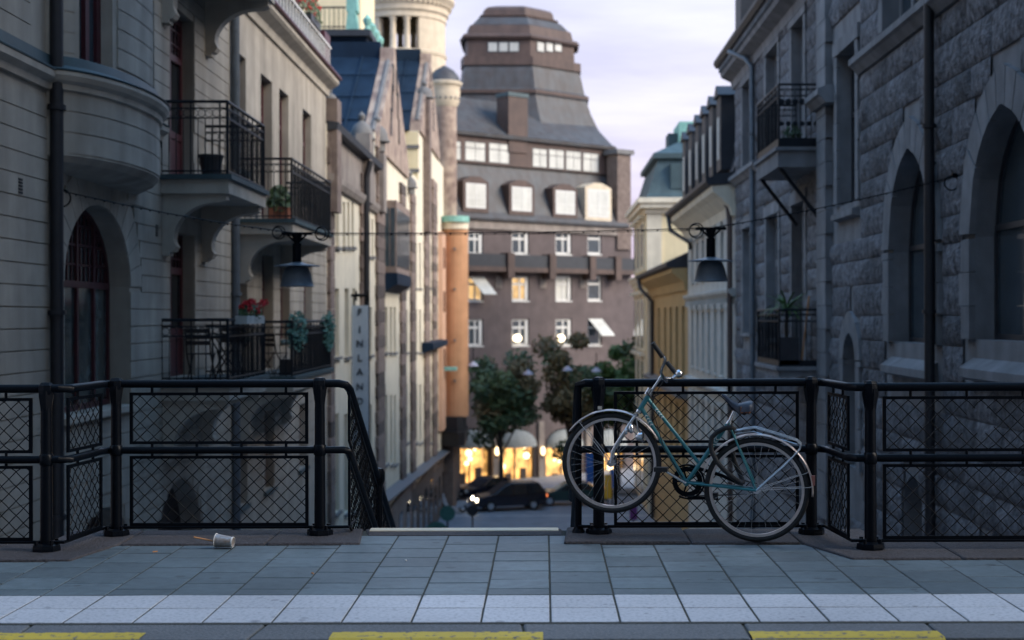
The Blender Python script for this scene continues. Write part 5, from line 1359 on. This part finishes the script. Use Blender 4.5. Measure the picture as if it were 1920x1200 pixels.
# traffic sign backs and green roundels down the street
def road_sign(px, py, D, r_, m_, label, zb=-10.2):
    c = P(px, py, D); t = thing('road_sign', (c.x, c.y, zb), label, 'sign', 'road signs down the street')
    MB().cyl((c.x, c.y+.05, zb), (c.x, c.y+.05, c.z+r_*.8), .04, seg=8).build('pole', 'iron', t)
    MB().lathe([(.001, -.02), (r_, -.02), (r_, .02), (.001, .02)], c, 24, Matrix.Rotation(R(90), 3, 'X')).build('disc', m_, t)
road_sign(885, 957, 79, .32, 'pipe_dark', 'dark round road sign on a pole before the far street')
road_sign(838, 962, 66, .36, 'leaf_teal', 'teal green round sign above the other at the foot of yellow house', -9.9)
road_sign(818, 1000, 62, .52, 'leaf_teal', 'large teal green round sign lowest at the foot of yellow house', -9.8)
def board(px0, px1, py0, py1, D, m_, name, label):
    a, b_ = P(px0, py1, D), P(px1, py0, D); t = thing(name, ((a.x+b_.x)/2, D, -10.25), label, 'sign')
    MB().box(a.x, b_.x, D-.03, D+.03, a.z, b_.z).build('panel', m_, t); MB().cyl(((a.x+b_.x)/2, D+.06, -10.25), ((a.x+b_.x)/2, D+.06, b_.z), .04, seg=8).build('pole', 'iron', t)
board(1098, 1116, 848, 905, 90, 'sign_blue', 'street_sign', 'blue rectangular sign seen through the front bicycle wheel')
board(1132, 1146, 890, 935, 88, 'sign_yellow', 'street_sign', 'orange yellow sign seen low through the front bicycle wheel')
board(1143, 1152, 880, 915, 89, 'sign_blue', 'street_sign', 'small blue sign right of the orange yellow sign')
board(1180, 1194, 950, 975, 80, 'purple', 'purple_bag', 'purple bag, modelled as a board, low behind the right railing mesh')  # a flat board on a pole stands in for a bag

# ================================================================== SPAN WIRE AND STREET LAMPS
DW = 20.5
wl, wr = TL(18.25, zat(18.25, 352), .0), TR(21.9, zat(21.9, 330), .0)
la, lb = P(557, 436, DW), P(1333, 428, DW)
def cat(a, b_, sag, n=14):
    return [a.lerp(b_, i/n)-Vector((0, 0, sag*4*(i/n)*(1-i/n))) for i in range(n+1)]
wire_pts = cat(wl, la, .05)+cat(la, lb, .03)[1:]+cat(lb, wr, .05)[1:]
sw = thing('span_wire', wl, 'thin dark span wire strung across the street carrying two lamps', 'wire')
MB().tube(wire_pts, .0075, 6).build('cable', 'iron', sw)
MB().tube([p+Vector((0, 0, -.025)) for p in wire_pts[14:29]], .004, 5).build('cable', 'iron', sw)
k = MB()
for i in range(len(wire_pts)-1):
    for f_ in (.2, .7): k.ball(wire_pts[i].lerp(wire_pts[i+1], f_)-Vector((0, 0, .01)), .013, 6)
stuff(k.build('clips', 'iron', sw))
for c, rx in ((P(523, 431, DW), .075), (P(604, 433, DW), .08), (P(1306, 429, DW), .085)):
    k = MB(); k.ring(c-Vector((0, 0, .03)), (.15, 1, 0), rx+.02, .009, 20, 6); k.ring(c-Vector((.02, 0, .03)), (.3, 1, 0), rx, .008, 20, 6); k.build('cable_loop', 'iron', sw)
for p, s_ in ((wl, 1), (wr, -1)):
    k = MB().tube([p, p+Vector((s_*.12, 0, 0))], .035, 8); k.ring(p+Vector((s_*.12, 0, -.12)), (0, 1, 0), .11, .012, 18, 6); k.build('wall_anchor', 'iron', sw)
def street_lamp(c, label):
    t = thing('street_lamp', c-Vector((0, 0, .75)), label, 'lamp', 'lamps on the span wire')
    MB().box(c.x-.22, c.x+.22, c.y-.03, c.y+.03, c.z-.03, c.z+.01).tube([c+Vector((-.16, 0, 0)), c+Vector((0, 0, -.16))], .016, 6).tube([c+Vector((.16, 0, 0)), c+Vector((0, 0, -.16))], .016, 6).lathe([(.01, 0), (.09, 0), (.05, -.12), (.035, -.16)], c, 10).build('hanger', 'iron', t)
    MB().lathe([(.001, -.15), (.066, -.15), (.066, -.46), (.12, -.47)], c, 16).build('ballast_tube', 'iron', t, True)
    MB().lathe([(.06, -.42), (.15, -.445), (.325, -.47), (.33, -.48), (.15, -.465), (.06, -.465)], c, 36).build('canopy_disc', 'shade_grey', t, True)
    MB().lathe([(.10, -.472), (.15, -.49), (.182, -.535), (.205, -.60), (.222, -.68), (.236, -.745), (.252, -.768), (.24, -.772), (.215, -.70), (.19, -.60), (.14, -.51)], c, 32).build('shade', 'shade_grey', t, True)
street_lamp(la, 'dark bell-shaped street lamp hanging before the left balconies')
street_lamp(lb, 'dark bell-shaped street lamp hanging before the pale stucco house')
# ================================================================== BICYCLE
def bp(px, py, off=0.0):
    D = 9.56+(1418-px)*(.20/270)
    p = P(px, py, D); return p+LAT*off
HR0 = P(1418, 925, 9.56); HF0 = P(1146, 868, 9.56+272*(.20/270))
axis = Vector((HF0.x-HR0.x, HF0.y-HR0.y, 0)).normalized()
LAT = Vector((axis.y, -axis.x, 0))
if LAT.y > 0: LAT = -LAT                     # towards the viewer
HR, HF = bp(1418, 925), bp(1146, 868)
bk = thing('bicycle', (HR.x-.3, HR.y, .01), 'old teal step-through bicycle with chrome mudguards, front wheel lifted against the railing', 'bicycle')
def wheel(c, r_, spin, name):
    w_ = MB().ring(c, LAT, r_-.019, .019, 72, 10).build(name, 'rubber', bk, True)
    k = MB(); Rr = r_-.043; n = 72
    ax = LAT; a_ = axis; b_ = Vector((0, 0, 1))
    prof = [(Rr-.010, -.012), (Rr+.008, -.015), (Rr+.008, .015), (Rr-.010, .012)]
    for i in range(n):
        t = 2*PI*i/n
        for rr_, o_ in prof: k.v.append(c+(a_*math.cos(t)+b_*math.sin(t))*rr_+ax*o_)
    for i in range(n):
        for j in range(4): k.f.append((i*4+j, i*4+(j+1) % 4, ((i+1) % n)*4+(j+1) % 4, ((i+1) % n)*4+j))
    k.build('rim', 'fender_metal', w_, True)
    k = MB()
    for i in range(36):
        t = 2*PI*i/36+spin; s_ = 1 if i % 2 else -1; t2 = t+(R(62) if (i//2) % 2 else -R(62))
        k.tube([c+(a_*math.cos(t2)+b_*math.sin(t2))*.021+ax*.028*s_, c+(a_*math.cos(t)+b_*math.sin(t))*(Rr-.008)], .0010, 4, caps=False)
    k.build('spokes', 'chrome', w_)
    MB().cyl(c-ax*.034, c+ax*.034, .017, seg=12).cyl(c-ax*.032, c-ax*.027, .026, seg=14).cyl(c+ax*.027, c+ax*.032, .026, seg=14).cyl(c-ax*.06, c+ax*.06, .006, seg=8).build('hub', 'chrome', w_, True)
    return w_
RF, RR_ = .345, .352
HF.z = HF.z; HR.z = .014+RR_
wheel(HF, RF, .1, 'front_wheel'); wheel(HR, RR_, .3, 'rear_wheel')
def tubes(name, m_, *paths, **kw):
    k = MB()
    for pts, r_ in paths: k.tube(pts, r_, kw.get('seg', 12))
    return k.build(name, m_, bk, True)
BBp = bp(1287, 905); HT, HBm = bp(1216, 741), bp(1199, 769)
ST = bp(1366, 793)
fr = tubes('frame', 'bike_teal',
    ([HT, HBm], .0175), ([bp(1215, 749), bp(1309, 868)], .0125), ([bp(1203, 766), bp(1284, 902)], .0145), ([BBp, ST], .0145),
    ([ST+LAT*.012, HR+LAT*.055], .0068), ([ST-LAT*.012, HR-LAT*.055], .0068),
    ([BBp+LAT*.03, HR+LAT*.055], .0085), ([BBp-LAT*.03, HR-LAT*.055], .0085),
    ([BBp-LAT*.036, BBp+LAT*.036], .021))
MB().cyl(HT, HT+(HT-HBm).normalized()*.022, .021).cyl(HBm, HBm-(HT-HBm).normalized()*.02, .022).build('headset', 'chrome', fr, True)
k = MB()
for (a, b_), ts in (((bp(1215, 749), bp(1309, 868)), (.16, .20, .24, .28)), ((bp(1203, 766), bp(1284, 902)), (.10, .14, .18, .22)), ((BBp, ST), (.60, .64, .68, .72))):
    d_ = (b_-a).normalized()
    for i, t in enumerate(ts):
        p = a.lerp(b_, t)
        for s_ in (-1, 1):
            w2 = d_.cross(LAT).normalized()
            k.add([p+LAT*.0158-d_*.006, p+LAT*.0158+d_*.002, p+LAT*.0125+w2*s_*.011+d_*.012, p+LAT*.0125+w2*s_*.011+d_*.004], [(0, 1, 2, 3)])
k.build('chevron_mark', 'paper_white', fr)
FC = bp(1192, 779)
fk = MB()
for s_ in (-1, 1): fk.tube([FC+LAT*s_*.03, bp(1183, 793)+LAT*s_*.045, bp(1158, 830)+LAT*s_*.05, bp(1149, 846)+LAT*s_*.05, HF+LAT*s_*.05], [.0115, .0125, .011, .010, .008], 10)
fk.tube([FC+LAT*.04, FC-LAT*.04], .014, 10)
fk.build('fork', 'chrome', bk, True)
tubes('stem', 'chrome', ([HT, bp(1240, 706)], .0105), ([bp(1236, 712), bp(1243, 703)], .0155))
# handlebar: near arm rises to the upper grip, far arm to the lower one
SC_ = bp(1244, 710)
MB().tube([SC_-LAT*.03, bp(1250, 716, .0), bp(1246, 709, .05), bp(1242, 699, .09), bp(1245, 690, .13), bp(1250, 682, .17), bp(1254, 674, .2), bp(1254, 670, .215), bp(1250, 666, .23)], .0105, 10).tube([SC_+LAT*.02, SC_-LAT*.06, bp(1256, 712, -.14), bp(1262, 703, -.2)], .0105, 10).build('handlebar', 'chrome', bk, True)
MB().tube([bp(1250, 668, .23), bp(1233, 642, .26)], .0165, 12).build('grip', 'rubber', bk, True)
MB().tube([bp(1262, 704, -.2), bp(1243, 682, -.23)], .0165, 12).build('grip', 'rubber', bk, True)
bl = MB().ball(bp(1268, 703, -.15), .028, 16).tube([bp(1257, 712, -.12), bp(1266, 705, -.14)], .008, 8).build('bell', 'chrome', bk, True)
MB().tube([bp(1213, 735, .03), bp(1222, 746, .04), bp(1231, 742, .04), bp(1238, 738, .03)], .004, 6).tube([bp(1246, 712, .02), bp(1232, 735, .05), bp(1222, 760, .03), bp(1245, 840, .02), bp(1280, 895, .02)], .003, 6).build('brake_cable', 'rubber', bk, True)
MB().tube([bp(1212, 740, .015), bp(1219, 728, .015)], .018, 10).build('clamp', 'chrome', bk, True)
# saddle and post
tubes('seat_post', 'chrome', ([ST, bp(1377, 770)], .0125)); MB().cyl(ST-(ST-BBp).normalized()*.015, ST+(ST-BBp).normalized()*.012, .019).build('seat_clamp', 'chrome', bk, True)
k = MB(); prof = [(1353, 739, .010, .012), (1360, 741, .024, .03), (1372, 750, .036, .045), (1385, 757, .058, .058), (1397, 757, .088, .066), (1407, 755, .100, .070), (1412, 757, .092, .060)]
n = 14
for px, py, hw, dp in prof:
    c = bp(px, py)
    for j in range(n):
        a = PI*j/(n-1); k.v.append(c+LAT*hw*math.cos(a)+Vector((0, 0, -dp+dp*max(0, math.sin(a))**.55+(.012 if px > 1395 else 0))))
for i in range(len(prof)-1):
    for j in range(n-1): k.f.append((i*n+j, i*n+j+1, (i+1)*n+j+1, (i+1)*n+j))
k.f.append(tuple(range(n))); k.f.append(tuple((len(prof)-1)*n+j for j in range(n)))
sd_ = k.build('saddle', 'saddle', bk, True)
k = MB()
for o_ in (-.06, .06):
    for px in (1388, 1396, 1403):
        base = bp(px, 776, o_); k.tube([base+Vector((.011*math.cos(i*.9), .011*math.sin(i*.9), .052*i/26)) for i in range(27)], .003, 5)
k.tube([bp(1364, 758, .02), bp(1372, 768, .02), bp(1398, 778, .05)], .005, 6).tube([bp(1364, 758, -.02), bp(1372, 768, -.02), bp(1398, 778, -.05)], .005, 6)
k.build('spring', 'frame_dark', sd_, True)
MB().box(-.07, .07, -.03, .03, -.022, .02, lambda a, b_, c: bp(1398, 768)+LAT*a+axis*b_+Vector((0, 0, c))).build('underside', 'tan_leather', sd_)
# mudguards with stays
def fender(c, r_, a0, a1, name):
    k = MB(); n = 44; m_ = 7
    for i in range(n+1):
        t = R(a0+(a1-a0)*i/n); dr = axis*math.cos(t)+Vector((0, 0, 1))*math.sin(t)
        for j in range(m_):
            q = PI*(j/(m_-1)); k.v.append(c+dr*(r_+.012*math.sin(q))+LAT*.028*math.cos(q))
    for i in range(n):
        for j in range(m_-1): k.f.append((i*m_+j, i*m_+j+1, (i+1)*m_+j+1, (i+1)*m_+j))
    o = k.build(name, 'fender_metal', bk, True); sm_ = o.modifiers.new('solid', 'SOLIDIFY'); sm_.thickness = .0015
    return o
# angle 0 points forward (towards the front wheel), 90 up
fender(HF, RF+.012, 36, 153, 'front_mudguard'); fender(HR, RR_+.014, -14, 190, 'rear_mudguard') if False else fender(HR, RR_+.014, 18, 186, 'rear_mudguard')
def onw(c, r_, deg, off=0): t = R(deg); return c+(axis*math.cos(t)+Vector((0, 0, 1))*math.sin(t))*r_+LAT*off
k = MB()
for s_ in (-1, 1):
    k.tube([HF+LAT*s_*.05, onw(HF, RF+.01, 128 if False else 52, s_*.03)], .0026, 5)
    for dg_ in (160, 176): k.tube([HR+LAT*s_*.055, onw(HR, RR_+.012, dg_, s_*.03)], .0026, 5)
k.build('mudguard_stay', 'chrome', bk)
# crank set
CR = .083*1.25
k = MB()
pr_ = [(CR-.006, -.002), (CR, -.002), (CR, .002), (CR-.006, .002)]
Mx = Matrix((axis, Vector((0, 0, 1)), LAT)).transposed()
co = BBp-LAT*.045
k.lathe([(CR-.034, -.0015), (CR, -.0015), (CR, .0015), (CR-.034, .0015), (CR-.034, -.0015)], co, 40, Mx)
for i in range(5): t = 2*PI*i/5; k.tube([co, co+(axis*math.cos(t)+Vector((0, 0, 1))*math.sin(t))*(CR-.008)], .006, 6)
cs = k.build('chainring', 'iron', bk, True)
k = MB()
k.lathe([(CR+.004, -.010), (CR+.016, -.010), (CR+.016, .012), (CR+.004, .012), (CR+.004, -.010)], co, 32, Mx, R(60), R(300))
k.tube([co+Vector((0, 0, -CR-.01)), bp(1330, 936, -.045), bp(1345, 937, -.045)], .011, 8)
k.tube([co+axis*-.02+Vector((0, 0, CR+.004)), bp(1350, 893, -.045), bp(1390, 911, -.045)], .012, 8)
k.build('chain_guard', 'iron', bk, True)
k = MB(); k.tube([co+Vector((0, 0, -CR+.004)), HR-LAT*.045+Vector((0, 0, -.035))], .0045, 6).tube([co+Vector((0, 0, CR-.004)), HR-LAT*.045+Vector((0, 0, .035))], .0045, 6); k.build('chain', 'frame_dark', bk)
MB().tube([BBp+LAT*.052, bp(1246, 879, .075)], [.011, .008], 8).build('crank', 'chrome', bk, True)
MB().tube([BBp-LAT*.062, bp(1328, 931, -.085)], [.011, .008], 8).build('crank', 'chrome', bk, True)
pdl = bp(1243, 877, .075); MB().box(-.045, .045, 0, .085, -.014, .014, lambda a, b_, c: pdl+axis*a+LAT*b_+Vector((0, 0, c))).build('pedal', 'rubber', bk)
pdl2 = bp(1330, 932, -.085); MB().box(-.045, .045, -.085, 0, -.014, .014, lambda a, b_, c: pdl2+axis*a+LAT*b_+Vector((0, 0, c))).build('pedal', 'rubber', bk)
# rack
k = MB()
for s_ in (-1, 1):
    o_ = .055*s_
    k.tube([bp(1378, 808, .02*s_), bp(1398, 804, o_), bp(1416, 802, o_), bp(1440, 809, o_), bp(1470, 818, o_), bp(1494, 826, o_), bp(1501, 833, o_), bp(1500, 842, o_), bp(1470, 873, o_+.01*s_), HR+LAT*.06*s_], .0052, 8)
k.tube([bp(1378, 814), bp(1412, 810), bp(1494, 834)], .0042, 6)
for px, py in ((1417, 803), (1432, 807), (1448, 812), (1464, 816), (1480, 821), (1494, 826)): k.tube([bp(px, py, .055), bp(px, py, -.055)], .004, 6)
k.tube([bp(1500, 838, .055), bp(1500, 838, -.055)], .005, 6)
k.build('rack', 'rack_metal', bk, True)
# lights and lock
c = bp(1200, 818, .01); M_ = Matrix.Rotation(R(-20), 3, 'Y')
k = MB().lathe([(.001, .03), (.02, .028), (.034, .005), (.036, -.02), (.02, -.03), (.001, -.032)], c+LAT*.02, 16, Matrix((Vector((0, 0, 1)), LAT, axis)).transposed())
hl = k.build('headlamp', 'chrome', bk, True); MB().tube([c+LAT*.02, FC+LAT*.02, bp(1185, 800, .05)], .006, 6).ball(bp(1185, 803, .06), .019, 10, (1, 1, 1.7)).ball(bp(1176, 808, .06), .014, 10, (1, 1, 1.5)).build('dynamo', 'chrome', bk, True)
MB().box(-.012, .012, -.02, .02, -.032, .032, lambda a, b_, c_: bp(1524, 902)+axis*a+LAT*b_+Vector((0, 0, c_))).build('rear_reflector', 'reflector', bk)
lock = thing('cable_lock', bp(1365, 812)-Vector((0, 0, .3)), 'thick black cable lock looped round the seat tube and rear wheel of the bicycle', 'lock')
MB().tube([bp(1376, 806, -.02), bp(1370, 801, .03), bp(1358, 803, .035), bp(1345, 810, .035), bp(1335, 820, .035), bp(1333, 834, .04), bp(1336, 848, .05), bp(1345, 865, .06), bp(1358, 880, .06), bp(1372, 892, .06), bp(1386, 903, .05), bp(1392, 905, .0), bp(1388, 895, -.05), bp(1375, 868, -.06), bp(1371, 840, -.05), bp(1373, 818, -.03), bp(1376, 806, -.02)], .0165, 10).build('cable', 'rubber', lock, True)
MB().tube([bp(1380, 899, .05), bp(1393, 906, .04)], .018, 10).build('lock_body', 'frame_dark', lock, True)

# ================================================================== LITTER
cc = Vector(((436-CX)*9.42/F, 9.42, .042)); ax_ = Vector((-1, .12, .09)).normalized()
cup = thing('paper_cup', cc-Vector((0, 0, .04)), 'crumpled silvery paper cup lying on its side by the left coping', 'cup')
Mc = Matrix((ax_.orthogonal().normalized(), ax_.cross(ax_.orthogonal().normalized()), ax_)).transposed()
MB().lathe([(.001, .004), (.031, .004), (.032, 0), (.033, .006), (.044, .118), (.0425, .118), (.031, .01), (.001, .01)], cc, 24, Mc).build('sleeve', 'foil', cup, True)
MB().lathe([(.0315, -.002), (.0345, -.002), (.0350, .008), (.0335, .009)], cc, 24, Mc).build('base_rim', 'paper_white', cup, True)
MB().ring(cc+ax_*.118, ax_, .0445, .003, 24, 6).build('rolled_rim', 'paper_white', cup, True)
s0 = cc+ax_*.09+Vector((0, 0, -.01)); tag(MB().tube([s0, s0+Vector((-.17, -.01, .035))], .0055, 8).build('drinking_straw', 'wood_straw'), 'orange drinking straw sticking out of the fallen paper cup', 'straw')
def litter(px, py, name, m_, label, size):
    D = F*H/(py-CY); c = P(px, py, D); c.z = .0045; a = random.uniform(0, PI); d_ = Vector((math.cos(a), math.sin(a), 0))*size
    tag(MB().tube([c-d_, c+d_], .004, 6).build(name, m_), label, 'litter')
litter(290, 1034, 'cigarette_butt', 'wood_straw', 'small orange cigarette butt on the slabs left of the paper cup', .016)
litter(585, 1075, 'cigarette_butt', 'wood_straw', 'tiny cigarette butt in a slab joint just above the white strip', .012)
litter(760, 1051, 'paper_scrap', 'paper_white', 'tiny white paper scrap on the slabs below the stair opening', .012)
litter(1692, 1048, 'cigarette_butt', 'wood_straw', 'tiny cigarette butt at the coping edge right of the bicycle', .012)
